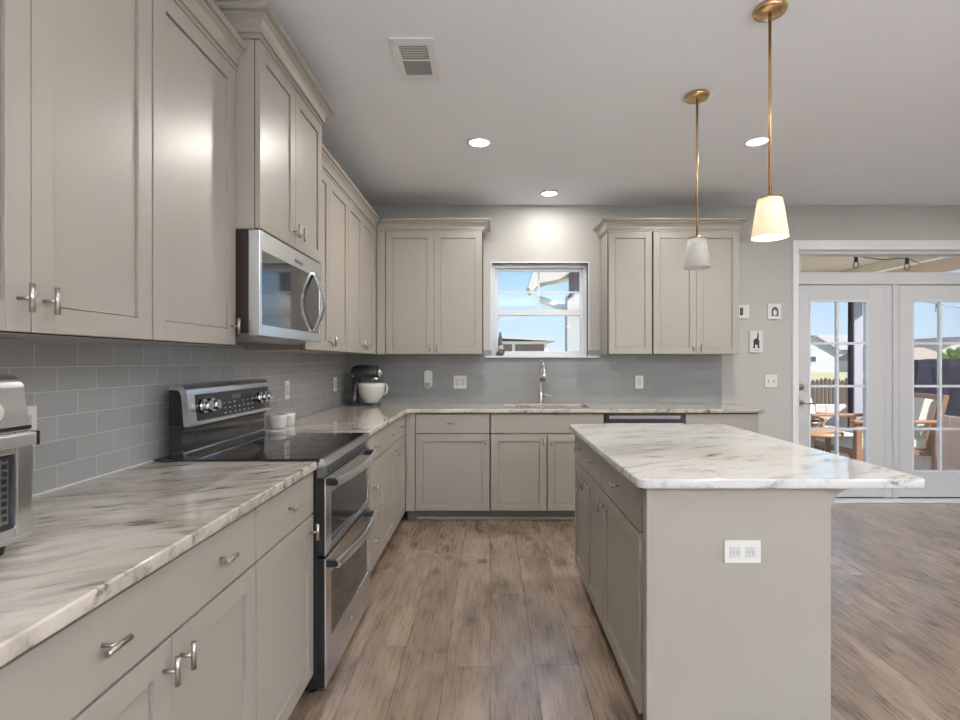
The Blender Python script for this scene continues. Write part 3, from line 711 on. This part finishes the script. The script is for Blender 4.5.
# ------------------------------------------------------------------ outlets, switches, small wall pieces
def plate(name, label, cat, F, u, z, w, h, kind, n0=.0085, group=None):
    c = F(u, n0, z); root = thing(name, label, cat, c, group)
    mb = MB(); fbox(mb, F, u-w/2, u+w/2, n0, n0+.006, z-h/2, z+h/2, .002); mb.build('cover_plate', M['plate'], root)
    if kind == 'rocker1': L = [(0, 0, .033, .066)]
    elif kind == 'duplex2': L = [(-.026, 0, .033, .066), (.026, 0, .033, .066)]
    elif kind == 'toggle2': L = [(-.023, 0, .01, .022), (.023, 0, .01, .022)]
    elif kind == 'horiz': L = [(-.025, 0, .034, .034), (.025, 0, .034, .034)]
    for a, b_, ww, hh in L:
        mb = MB(); fbox(mb, F, u+a-ww/2, u+a+ww/2, n0+.006, n0+(.009 if 'toggle' not in kind else .014), z+b_-hh/2, z+b_+hh/2, .001)
        i = mb.build('toggle' if 'toggle' in kind else 'receptacle', M['ceram'], root)
        if 'toggle' not in kind:
            mb = MB()
            for dz in ((-.017, .017) if hh > .05 else (0,)):
                for du in (-.006, .006): fbox(mb, F, u+a+du-.001, u+a+du+.001, n0+.009, n0+.0094, z+dz-.004, z+dz+.004)
            mb.build('slots', M['slot'], i)
    return root
plate('outlet', 'white wall outlet on the tile behind the toaster oven', 'outlet', FL, 1.47, 1.115, .075, .118, 'rocker1')
plate('outlet', 'white wall outlet on the side tile just above the white bowls', 'outlet', FL, 3.37, 1.115, .075, .118, 'rocker1')
plate('outlet', 'white wall outlet on the side tile next to the stand mixer', 'outlet', FL, 4.42, 1.105, .075, .118, 'rocker1')
plate('outlet', 'square white double outlet on the back tile left of the faucet', 'outlet', FB, -.277, 1.106, .118, .118, 'duplex2')
plate('outlet', 'single white outlet on the back tile right of the faucet', 'outlet', FB, 1.376, 1.106, .075, .118, 'rocker1')
plate('light_switch', 'white double toggle switch on the wall beside the glazed doors', 'switch', FB, 2.595, 1.115, .115, .118, 'toggle2', 0)
plate('outlet', 'white horizontal outlet on the end panel of the island', 'outlet', lambda u, n, z: (u, 1.745-n, z), .834, .67, .12, .074, 'horiz', .0005)
ad = thing('plug_in_device', 'rounded white plug-in device on the back tile left of the double outlet', 'plug-in device', (-.57, YB-.009, 1.13))
MB().prism(rrect(-.605, -.53, 1.055, 1.215, .03), lambda a, b_, c: (a, YB-.009-c, b_), 0, .03).build('body', M['plate'], ad)
MB().prism(rrect(-.598, -.55, 1.06, 1.10, .008), lambda a, b_, c: (a, YB-.0395-c, b_), 0, .003).build('vent', M['grey'], ad)

ink = mat('dark_ink', (.03, .03, .032), .6); inkg = mat('grey_ink', (.09, .088, .085), .6); canv = mat('white_canvas', (.70, .70, .69), .6)
def wall_pic(label, x, z, w, h):
    r = thing('wall_picture', label, 'picture', (x, YB-.001, z), None)
    MB().box(x-w/2, x+w/2, YB-.018, YB-.001, z-h/2, z+h/2, .002).build('canvas', canv, r); return r
FY = lambda a, b_, c: (a, YB-c, b_)
def flat_ell(mb, cx, cz, rx, rz, n=.0183):
    mb.prism([(cx+rx*math.cos(a), cz+rz*math.sin(a)) for a in [2*PI*k/20 for k in range(20)]], FY, n, n+.0006)
p1 = wall_pic('small white picture with a grey arch drawing, right of the others near the doors', 2.62, 1.755, .122, .145)
mb = MB(); mb.prism([(2.592, 1.715), (2.655, 1.715), (2.655, 1.765), (2.645, 1.79), (2.624, 1.80), (2.602, 1.79), (2.592, 1.765)], FY, .0183, .0189); mb.build('drawing', inkg, p1)
mb = MB(); flat_ell(mb, 2.624, 1.745, .017, .026, .019); mb.build('pale_figure', canv, p1)
p2 = wall_pic('small white picture with a dark figure partly hidden by the right wall cabinet', 2.325, 1.755, .125, .125)
mb = MB(); mb.box(2.30, 2.33, YB-.0189, YB-.0183, 1.72, 1.79); mb.build('drawing', ink, p2)
mb = MB(); mb.box(2.31, 2.324, YB-.0195, YB-.019, 1.735, 1.775); mb.build('pale_figure', inkg, p2)
p3 = wall_pic('white picture of a black cat from behind with raised tail, lowest of the three', 2.452, 1.478, .118, .198)
mb = MB(); flat_ell(mb, 2.452, 1.478, .028, .03)
mb.prism([(2.452, 1.49), (2.463, 1.545), (2.458, 1.565), (2.466, 1.566), (2.474, 1.545), (2.472, 1.50)], FY, .01845, .0191)
for a in (2.434, 2.472): mb.prism([(a-.008, 1.475), (a+.008, 1.475), (a+.006, 1.43), (a-.010, 1.424)], FY, .0185, .0192)
flat_ell(mb, 2.430, 1.424, .011, .007); flat_ell(mb, 2.474, 1.424, .011, .007)
mb.box(2.43, 2.474, YB-.0189, YB-.0183, 1.398, 1.402); mb.build('drawing', ink, p3)

# figurine on the sill
fg = thing('figurine', 'small grey figurine with a tall pointed hat on the window sill', 'figurine', (.095, YB-.005, 1.3428))
gst = mat('grey_stone_figurine', (.14, .16, .17), .8, bump=.8, bscale=180, var=.4, vscale=60); gsl = mat('pale_stone_figurine', (.52, .50, .47), .8, bump=.5, bscale=100, var=.2, vscale=50)
fx, fy, fz = .095, YB-.005, 1.3432
mb = MB()
for k in range(14):
    a = k*2.4; rr_ = .026 if k % 2 else .018; mb.ell((fx+rr_*math.cos(a), fy+rr_*math.sin(a)*.8, fz+.02+.018*(k % 3)), (.016, .014, .014), 10, 6)
mb.build('base', gst, fg)
mb = MB(); mb.ell((fx+.003, fy, fz+.088), (.026, .022, .03)); mb.build('body', gsl, fg)
MB().ell((fx+.003, fy, fz+.072), (.034, .026, .012)).build('collar', gsl, fg)
mb = MB(); mb.lathe([(.022, .10), (.02, .13), (.013, .15), (.016, .165), (.012, .20), (.004, .225), (0, .232)], (fx, fy, fz), 16); mb.build('hat', gst, fg)

# ------------------------------------------------------------------ ceiling things
em = mat('lit_downlight_lens', (.9, .9, .9), .5, emit=((1, .96, .90), 9.0))
spots = [(-.07, 3.465), (.51, 4.52), (1.75, 3.45), (.0, .9), (2.6, 1.2), (4.0, 3.4), (.0, -1.6), (2.0, -1.6), (4.0, -.8)]  # lamps past those named in labs are unseen, added to brighten the room
labs = ['recessed ceiling light just beyond the ceiling vent, left of the window line', 'recessed ceiling light closest to the back wall, in line with the window', 'recessed ceiling light partly behind the near pendant rod']
pd = None
for i, (x, y) in enumerate(spots):
    lab = labs[i] if i < 3 else 'added recessed ceiling light outside the frame, brightens the room'
    r = thing('recessed_light', lab, 'ceiling light', (x, y, H), None if i < 3 else 'added recessed lights outside the frame')
    if i == 0:
        MB().lathe([(.085, -.0005), (.085, -.005), (.066, -.009), (.064, -.0005)], (x, y, H), 40).build('trim_ring', M['white'], r)
        MB().lathe([(.0635, -.001), (.0635, -.004), (0, -.0045)], (x, y, H), 32).build('lens', em, r); pd = r
    else:
        for c in pd.children:
            k = c.copy(); COL.objects.link(k); k.parent = r
    light('downlight_lamp', 'AREA', (x, y, H-.012), (16, 4.5, 16, 5, 12, 14, 5, 8, 8)[i], (1, .95, .88), (0, 0, 0), shape='DISK', size=.12)
vt = thing('ceiling_vent', 'white rectangular air vent in the ceiling above the left cabinets', 'vent', (-.365, 2.51, H))
mb = MB(); x0, x1, y0_, y1_ = -.452, -.252, 2.34, 2.69
for a in ((x0, x1, y0_, y0_+.05), (x0, x1, y1_-.05, y1_), (x0, x0+.035, y0_+.05, y1_-.05), (x1-.035, x1, y0_+.05, y1_-.05), (x0+.035, x1-.035, 2.505, 2.515)): mb.box(a[0], a[1], a[2], a[3], H-.010, H-.0005, .002)
mb.build('frame', M['white'], vt)
MB().box(x0+.035, x1-.035, y0_+.05, y1_-.05, H-.0025, H-.0005).build('duct_opening', M['vent'], vt)
mb = MB()
for k in range(9):
    y = y0_+.057+k*.0135; mb.box(x0+.035, x1-.035, y, y+.003, H-.006, H-.003)
for k in range(9): mb.box(x0+.040+k*.014, x0+.0415+k*.014, y0_+.05, 2.505, H-.006, H-.004)
mb.build('louvers', M['plate'], vt)
mb = MB()
for k in range(9):
    y = 2.52+k*.0135; mb.box(x0+.035, x1-.035, y, y+.0105, H-.010, H-.005, 0, ((0, y, H-.007), .2, 'X'))
mb.build('far_louvers', M['grey'], vt)

# pendants
def pendant(label, x, y, lit):
    r = thing('pendant_light', label, 'pendant light', (x, y, H), None)
    MB().lathe([(.062, -.0005), (.066, -.010), (.060, -.022), (.02, -.030), (.0, -.030)], (x, y, H), 36).build('canopy', M['gold'], r)
    MB().tube([(x, y, H-.028), (x, y, 1.972)], .0062, 12).build('rod', M['gold'], r)
    MB().lathe([(.0, .020), (.012, .020), (.02, .010), (.046, .006), (.049, 0), (.0, 0)], (x, y, 1.96), 32).build('shade_cap', M['gold'], r)
    if lit: m = mat('lit_frosted_shade', (.85, .78, .6), .4, emit=((1, .80, .48), .42))
    else: m = mat('frosted_white_glass_shade', (.72, .71, .68), .35)
    MB().lathe([(.046, .0), (.052, -.03), (.070, -.156), (.067, -.156), (.049, -.03), (.042, -.003), (0.0, -.002)], (x, y, 1.959), 40).build('glass_shade', m, r)
    MB().ell((x, y, 1.90), (.026, .026, .035)).build('light_bulb', mat('warm_bulb', (.9, .85, .7), .4, emit=((1, .78, .45), 4 if lit else .1)), r)
    if lit: light('pendant_glow', 'POINT', (x, y, 1.825), 6, (1, .78, .5), shadow_soft_size=.03)
pendant('lit brass pendant with glowing frosted shade over the near part of the island', 1.142, 2.15, True)
pendant('unlit brass pendant with plain white shade over the far part of the island', 1.12, 2.85, False)

# ------------------------------------------------------------------ outdoors
grass = mat('dry_grass', (.34, .29, .15), .9, var=.3, vscale=1)
struct('ground', MB().box(-60, 90, YB+.16, 260, -.5, -.3), grass)
deckm = mat('pale_deck_concrete', (.62, .60, .56), .8, var=.12, vscale=6)
struct('patio_slab', MB().box(1.6, 9.5, YB+.16, 8.3, -.3, -.04), deckm)
soff = mat('beige_soffit_boards', (.62, .53, .43), .7, var=.1, vscale=20, aniso=(1, 14, 1)); beam = mat('cream_beam_paint', (.72, .68, .60), .6)
pr = thing('porch_roof', 'beige boarded porch ceiling seen through the transom', 'roof', (3.8, 6.5, 2.62))
MB().box(3.3, 5.3, YB+.16, 7.9, 2.62, 2.72).build('soffit', soff, pr)
MB().box(5.19, 5.30, YB+.16, 7.9, 2.50, 2.619).build('side_beam', beam, pr)
MB().box(3.3, 5.19, 7.8, 7.9, 2.48, 2.619).build('front_beam', beam, pr)
MB().prism([(5.31, 2.58), (6.0, 2.47), (6.0, 2.55), (5.31, 2.72)], PX, YB+.4, 7.9).build('outer_eave', mat('brown_eave_boards', (.36, .26, .19), .7), pr)
postm = mat('grey_porch_post_paint', (.40, .40, .45), .6)
tag(MB().box(5.142, 5.262, 7.44, 7.56, -.04, 2.499, .004).build('porch_post', postm, None, (5.20, 7.5, -.04)), 'grey square porch post seen through the left glazed door', 'post')
navy = mat('navy_canvas', (.006, .007, .022), .9, spec=.1, bump=.6, bscale=6)
tag(MB().tube([(5.11, 7.48, -.04), (5.11, 7.48, 1.2), (5.11, 7.48, 2.3)], [.026, .03, .024], 12).build('rolled_curtain', navy, None, (5.11, 7.48, -.04)), 'narrow dark navy curtain tied against the grey porch post', 'curtain')
# string lights
sl = thing('string_lights', 'string of clear bulbs hanging under the porch roof', 'string lights', (4.4, 6.4, 2.6))
def bulb(x, y, z):
    MB().tube([(x, y, z+.09), (x, y, z+.02)], [.018, .022], 12).build('bulb_socket', M['blackpl'], sl)
    MB().ell((x, y, z-.012), (.03, .03, .04)).build('glass_bulb', M['bulb'], sl)
blb = [((856-490)/527*6.0, 6.0, 1.3+(361-264)/527*6.0), ((907-490)/527*5.9, 5.9, 1.3+(361-266)/527*5.9), ((937-490)/527*9.0, 9.0, 1.3+(361-309)/527*9.0)]
for p in blb: bulb(*p)
P1, P2, P3 = [Vector((p[0], p[1], p[2]+.09)) for p in blb]
cab_pts = [Vector((3.35, 6.1, 2.60)), P1+Vector((-.1, .0, .01)), P1, (P1+P2)/2-Vector((0, 0, .03)), P2, P2+Vector((.5, .4, -.0)), P3+Vector((-.8, 0, .12)), P3, P3+Vector((3, 0, -.55))]
MB().tube(cab_pts, .006, 6).build('cable', M['blackpl'], sl)
# low board wall around the patio
bw_m = mat('whitewashed_boards', (.62, .57, .54), .8, var=.18, vscale=8, aniso=(9, 9, .6))
def board_wall(name, label, xa_, xb_, ya_, yb__, z0, z1, n, m, w, gap=.008, cat='fence'):
    r = thing(name, label, cat, ((xa_+xb_)/2, (ya_+yb__)/2, z0))
    mb = MB(); L = math.hypot(xb_-xa_, yb__-ya_); ang = math.atan2(yb__-ya_, xb_-xa_)
    for k in range(n):
        t = (k+.5)/n; cx, cy = xa_+(xb_-xa_)*t, ya_+(yb__-ya_)*t; ww = L/n-gap
        mb.box(cx-ww/2, cx+ww/2, cy-w/2, cy+w/2, z0, z1, .003, ((cx, cy, 0), ang, 'Z'))
    mb.build('boards', m, r)
    mb = MB(); cx, cy = (xa_+xb_)/2, (ya_+yb__)/2
    for zz in (z0+.15, z1-.2): mb.box(cx-L/2, cx+L/2, cy+w/2+.001, cy+w/2+.04, zz, zz+.07, 0, ((cx, cy, 0), ang, 'Z'))
    mb.build('rails', m, r); return r
board_wall('patio_fence', 'low whitewashed board wall across the far side of the patio, behind the outdoor table', 2.6, 5.40, 8.0, 8.0, -.04, .645, 18, bw_m, .03)
board_wall('patio_fence', 'low whitewashed board wall running toward the house, seen through the right glazed door', 5.47, 5.47, 8.0, 5.15, -.04, .645, 18, bw_m, .03)
pk = mat('weathered_brown_pickets', (.09, .06, .048), .85, var=.35, vscale=5)
r = thing('picket_fence', 'dark weathered picket fence beyond the low patio wall', 'fence', (8, 12, -.3))
mb = MB()
for k in range(80):
    x = 6.0+k*.095; h = .90+random.uniform(-.03, .03); mb.box(x, x+.07, 12, 12.03, -.3, h-.05, .0)
    mb.prism([(x, h-.05), (x+.07, h-.05), (x+.035, h)], lambda a, b_, c: (a, c, b_), 12.0, 12.03)
mb.build('pickets', pk, r)
MB().box(5.9, 13.7, 12.031, 12.07, .1, .2).build('rail', pk, r)
# navy covered grill
g = MB(); vs0 = [(6.75, 8.35), (8.3, 8.35), (8.3, 9.1), (6.75, 9.1)]
top = [(6.8, 8.4), (8.25, 8.4), (8.25, 9.05), (6.8, 9.05)]
A = [g.bm.verts.new((p[0], p[1], -.3)) for p in vs0]; B = [g.bm.verts.new((p[0], p[1], 1.20)) for p in vs0]; C_ = [g.bm.verts.new((p[0], p[1], 1.32)) for p in top]
for X_, Y_ in ((A, B), (B, C_)):
    for k in range(4): g.bm.faces.new([X_[k], X_[(k+1) % 4], Y_[(k+1) % 4], Y_[k]])
g.bm.faces.new(C_); g.bm.faces.new(A)
bmesh.ops.subdivide_edges(g.bm, edges=g.bm.edges[:], cuts=5, use_grid_fill=True)
for v in g.bm.verts:
    v.co += Vector((math.sin(v.co.z*9+v.co.x*7)*.02, math.sin(v.co.x*11+v.co.z*5)*.03, (math.sin(v.co.x*6)*.02 if v.co.z > 1.1 else 0)))
cv = thing('covered_grill', 'large outdoor unit under a navy fabric cover behind the patio wall', 'covered grill', (7.5, 8.7, -.3))
g.build('cover', navy, cv)
MB().box(7.57, 7.70, 8.29, 8.315, 1.02, 1.13).build('white_tag', M['plate'], cv)
# outdoor furniture
wd = mat('oiled_teak', (.30, .15, .075), .5, var=.25, vscale=6, aniso=(3, 3, 12)); cush = mat('cream_cushion_fabric', (.72, .68, .58), .9, bump=.3)
def lounge(label, cx, cy, rot, w=.75, d=.75, sc=1, name='outdoor_armchair', cush2=cush):
    r = thing(name, label, 'chair', (cx, cy, -.04))
    z = -.04; parts = []
    def P(mb, nm, m, par=r): o = mb.build(nm, m, par); return o
    for sx in (-1, 1):
        for sy in (-1, 1):
            mb = MB(); x = cx+sx*(w/2-.03); y = cy+sy*(d/2-.04); mb.box(x-.025, x+.025, y-.03, y+.03, z, z+.58, .006); P(mb, 'leg', wd)
    mb = MB(); mb.box(cx-w/2+.05, cx+w/2-.05, cy-d/2+.02, cy+d/2-.02, z+.26, z+.32, .005); P(mb, 'seat_frame', wd)
    for sx in (-1, 1):
        x = cx+sx*(w/2-.03); mb = MB(); mb.box(x-.04, x+.04, cy-d/2-.02, cy+d/2, z+.58, z+.61, .01); P(mb, 'armrest', wd)
    mb = MB(); mb.prism([(cy+d/2-.09, z+.3), (cy+d/2-.04, z+.3), (cy+d/2+.12, z+.85), (cy+d/2+.07, z+.85)], lambda a, b_, c: (c, a, b_), cx-w/2+.06, cx-w/2+.11)
    mb.prism([(cy+d/2-.09, z+.3), (cy+d/2-.04, z+.3), (cy+d/2+.12, z+.85), (cy+d/2+.07, z+.85)], lambda a, b_, c: (c, a, b_), cx+w/2-.11, cx+w/2-.06)
    mb.prism([(cy+d/2+.055, z+.78), (cy+d/2+.10, z+.78), (cy+d/2+.12, z+.85), (cy+d/2+.075, z+.85)], lambda a, b_, c: (c, a, b_), cx-w/2+.11, cx+w/2-.11)
    for k in range(5):
        x = cx-w/2+.17+k*(w-.34)/4; mb.prism([(cy+d/2-.075, z+.32), (cy+d/2-.055, z+.32), (cy+d/2+.085, z+.79), (cy+d/2+.065, z+.79)], lambda a, b_, c: (c, a, b_), x-.02, x+.02)
    P(mb, 'backrest', wd)
    mb = MB(); mb.box(cx-w/2+.06, cx+w/2-.06, cy-d/2, cy+d/2-.1, z+.322, z+.44, .03); P(mb, 'seat_cushion', cush2)
    bk = MB(); bk.prism([(cy+d/2-.20, z+.44), (cy+d/2-.09, z+.44), (cy+d/2+.03, z+.80), (cy+d/2-.09, z+.82)], lambda a, b_, c: (c, a, b_), cx-w/2+.10, cx+w/2-.10); P(bk, 'back_cushion', cush2)
    M_ = Matrix.Rotation(rot, 4, 'Z')
    r.rotation_euler = (0, 0, rot); r.scale = (sc, sc, sc)
    return r
lounge('large teak patio armchair with cream seat cushion, its slatted back toward the right glazed door', 4.46, 6.15, math.radians(-90), .72, .84, 1.13)
lounge('teak patio armchair farther back, next to the grey porch post', 4.45, 7.2, math.radians(25), .72, .66, 1.0)
# outdoor coffee table
tb = thing('outdoor_table', 'round teak patio table with a dark bowl, seen at left through the left glazed door', 'table', (3.62, 6.15, -.04))
MB().lathe([(0, .50), (.42, .50), (.43, .52), (.42, .54), (0, .54)], (3.62, 6.15, -.04), 40).build('tabletop', wd, tb)
for k in range(4):
    a = PI/4+k*PI/2; x, y = 3.62+.28*math.cos(a), 6.15+.28*math.sin(a)
    MB().tube([(x, y, -.04), (x, y, .46)], .03, 12).build('leg', wd, tb)
tag(MB().lathe([(0, 0), (.09, 0), (.2, .07), (.22, .11), (.205, .11), (.19, .075), (.08, .012), (0, .012)], (3.60, 6.12, .501)).build('bowl', mat('dark_wooden_bowl', (.07, .04, .03), .4), None, (3.60, 6.12, .501)), 'wide dark bowl on the round patio table', 'bowl')
# neighbouring houses
sidw = mat('white_lap_siding', (.48, .49, .50), .7, var=.05, vscale=2, aniso=(1, 1, 40)); sidg = mat('grey_lap_siding', (.42, .43, .45), .7, var=.06, vscale=2, aniso=(1, 1, 40))
rfm = mat('grey_asphalt_shingles', (.30, .28, .27), .9, var=.2, vscale=12); rfb = mat('brown_asphalt_shingles', (.30, .23, .19), .9, var=.2, vscale=12)
wng = mat('dark_house_window', (.07, .08, .10), .1)
def house(label, x, y, w, d, h, rh, wall, roof, wins=(), z=-.3, gable='x'):
    K = 1.5; x, y, w, d, h, rh = x*K, y*K, w*K, d*K, h*K, rh*K; wins = [tuple(v*K for v in q) for q in wins]
    r = thing('house', label, 'house', (x, y+d/2, z))
    MB().box(x-w/2, x+w/2, y, y+d, z, z+h).build('walls', wall, r)
    if gable == 'y':     # gable end facing the kitchen
        MB().prism([(x-w/2, z+h), (x+w/2, z+h), (x, z+h+rh*.93)], PX, y+.02, y+d-.02).build('gable', wall, r)
        mb = MB()
        for s_ in (-1, 1): mb.prism([(x, z+h+rh), (x+s_*(w/2+.4), z+h-.12), (x+s_*(w/2+.4), z+h-.3), (x, z+h+rh-.2)], PX, y-.35, y+d+.35)
        mb.build('roof', roof, r)
    else:
        MB().prism([(y-.4, z+h), (y+d+.4, z+h), (y+d/2, z+h+rh)], lambda a, b_, c: (c, a, b_), x-w/2-.3, x+w/2+.3).build('roof', roof, r)
    for (wx, wz, ww, wh) in wins:
        o = MB().box(x+wx-ww/2-.1, x+wx+ww/2+.1, y-.05, y-.001, z+wz-.1, z+wz+wh+.1).build('window', M['white'], r)
        MB().box(x+wx-ww/2, x+wx+ww/2, y-.07, y-.051, z+wz, z+wz+wh).build('pane', wng, o)
    return r
def at(px, Y): return (px-490)/527*Y
house('white gabled house in the distance at left in the left glazed door', at(815, 50), 50, 4.2, 8, 2.1, 1.4, sidw, rfm, [(-.2, 1.0, .55, .5)], gable='y')
house('long white house with grey roof far behind the grey porch post', at(850, 58), 58, 9, 9, 2.3, 1.9, sidw, rfm, [(-2.5, .8, 1.0, 1.0), (2.2, .8, 1.0, 1.0), (0, .8, 1.0, 1.0)])
house('distant white house with brown roof at left in the right glazed door', at(925, 48), 48, 6, 8, 1.1, 1.3, sidw, rfb, [(1.0, .3, .7, .6)])
house('distant pale house with brown roof at the right edge of the frame', at(965, 54), 54, 6.5, 8, 1.9, 1.7, sidw, rfb, [(-1.8, .6, .8, .8)], gable='y')
# shrub by the right house
lf = mat('yellow_green_foliage', (.24, .32, .07), .8, var=.4, vscale=8)
def shrub(label, x, y, r, z):
    s_ = thing('shrub', label, 'shrub', (x, y, -.3)); mb = MB()
    for k in range(26):
        a = random.uniform(0, 2*PI); b_ = random.uniform(0, 1); q_ = random.uniform(.2, 1)
        mb.ell((x+r*q_*math.cos(a)*.8, y+r*q_*math.sin(a)*.8, z+r*(b_-.4)), (r*.32, r*.32, r*.28), 8, 6)
    mb.build('foliage', lf, s_); MB().tube([(x, y, -.3), (x, y, z)], [.08, .05], 8).build('stem', pk, s_)
shrub('yellow-green tree beside the distant right-hand house', at(955, 30), 30, .75, 1.5)
shrub('small green bush in front of the distant brown-roofed house', at(917, 34), 34, .6, .75)
# things seen through the kitchen window
shed = thing('shed', 'low shed with brown siding and white trim seen through the kitchen window', 'shed', (at(530, 22), 23, -.3))
xs0, xs1 = at(505, 22), at(547, 22)
MB().box(xs0-1.5, xs1, 22, 25, -.3, 2.05).build('walls', mat('brown_shed_siding', (.20, .155, .15), .8, var=.25, vscale=4, aniso=(8, 8, 1)), shed)
mb = MB()
for px in (513.5, 545.5): x = at(px, 22); mb.box(x-.06, x+.06, 21.94, 21.999, -.3, 2.0)
mb.box(xs0-1.5, xs1, 21.93, 21.999, 2.0, 2.12); mb.build('trim_boards', M['white'], shed)
MB().prism([(xs0-1.7, 2.3), (xs1+.35, 2.12), (xs1+.35, 2.2), (xs0-1.7, 2.4)], PX, 21.6, 25.3).build('roof', sidg, shed)
house('pale distant house roofline low at the right of the kitchen window', at(560, 60), 60, 4.2, 6, 1.6, .9, sidw, rfm, [(.4, .5, .6, .5)])
cream = mat('cream_rake_paint', (.58, .54, .47), .6)
pg = thing('porch', 'white porch column and eave seen at the right of the kitchen window', 'porch', (1.27, 8.05, -.3))
MB().box(1.17, 1.42, 8.0, 8.25, -.3, 2.30, .005).build('column', mat('white_column_paint', (.50, .49, .46), .6), pg)
X_ = lambda px: (px-490)/527*8.0
Z_ = lambda py: 1.3+(361-py)/527*8.0
MB().prism([(X_(528), Z_(287)), (X_(534), Z_(269)), (X_(552), Z_(253)), (X_(600), Z_(253)), (X_(600), Z_(267)), (X_(566), Z_(278)), (X_(540), Z_(283)), (X_(532), Z_(292))], PX, 8.0, 8.5).build('rake', cream, pg)
MB().prism([(X_(540), Z_(293)), (X_(541), Z_(298)), (X_(568), Z_(307)), (X_(568), Z_(301))], PX, 8.3, 8.6).build('brace', M['white'], pg)
tag(MB().prism([(X_(568.5), Z_(298)), (X_(568.5), Z_(274)), (X_(571), Z_(271.5)), (X_(577), Z_(271.5)), (X_(579.5), Z_(275)), (X_(579.5), Z_(292)), (X_(575), Z_(293))], PX, 7.85, 7.995).build('porch_lantern', mat('dark_bronze', (.05, .035, .035), .4), None, (1.27, 7.93, 2.1)),
    'dark wall lantern on the white porch column outside the kitchen window', 'lantern')
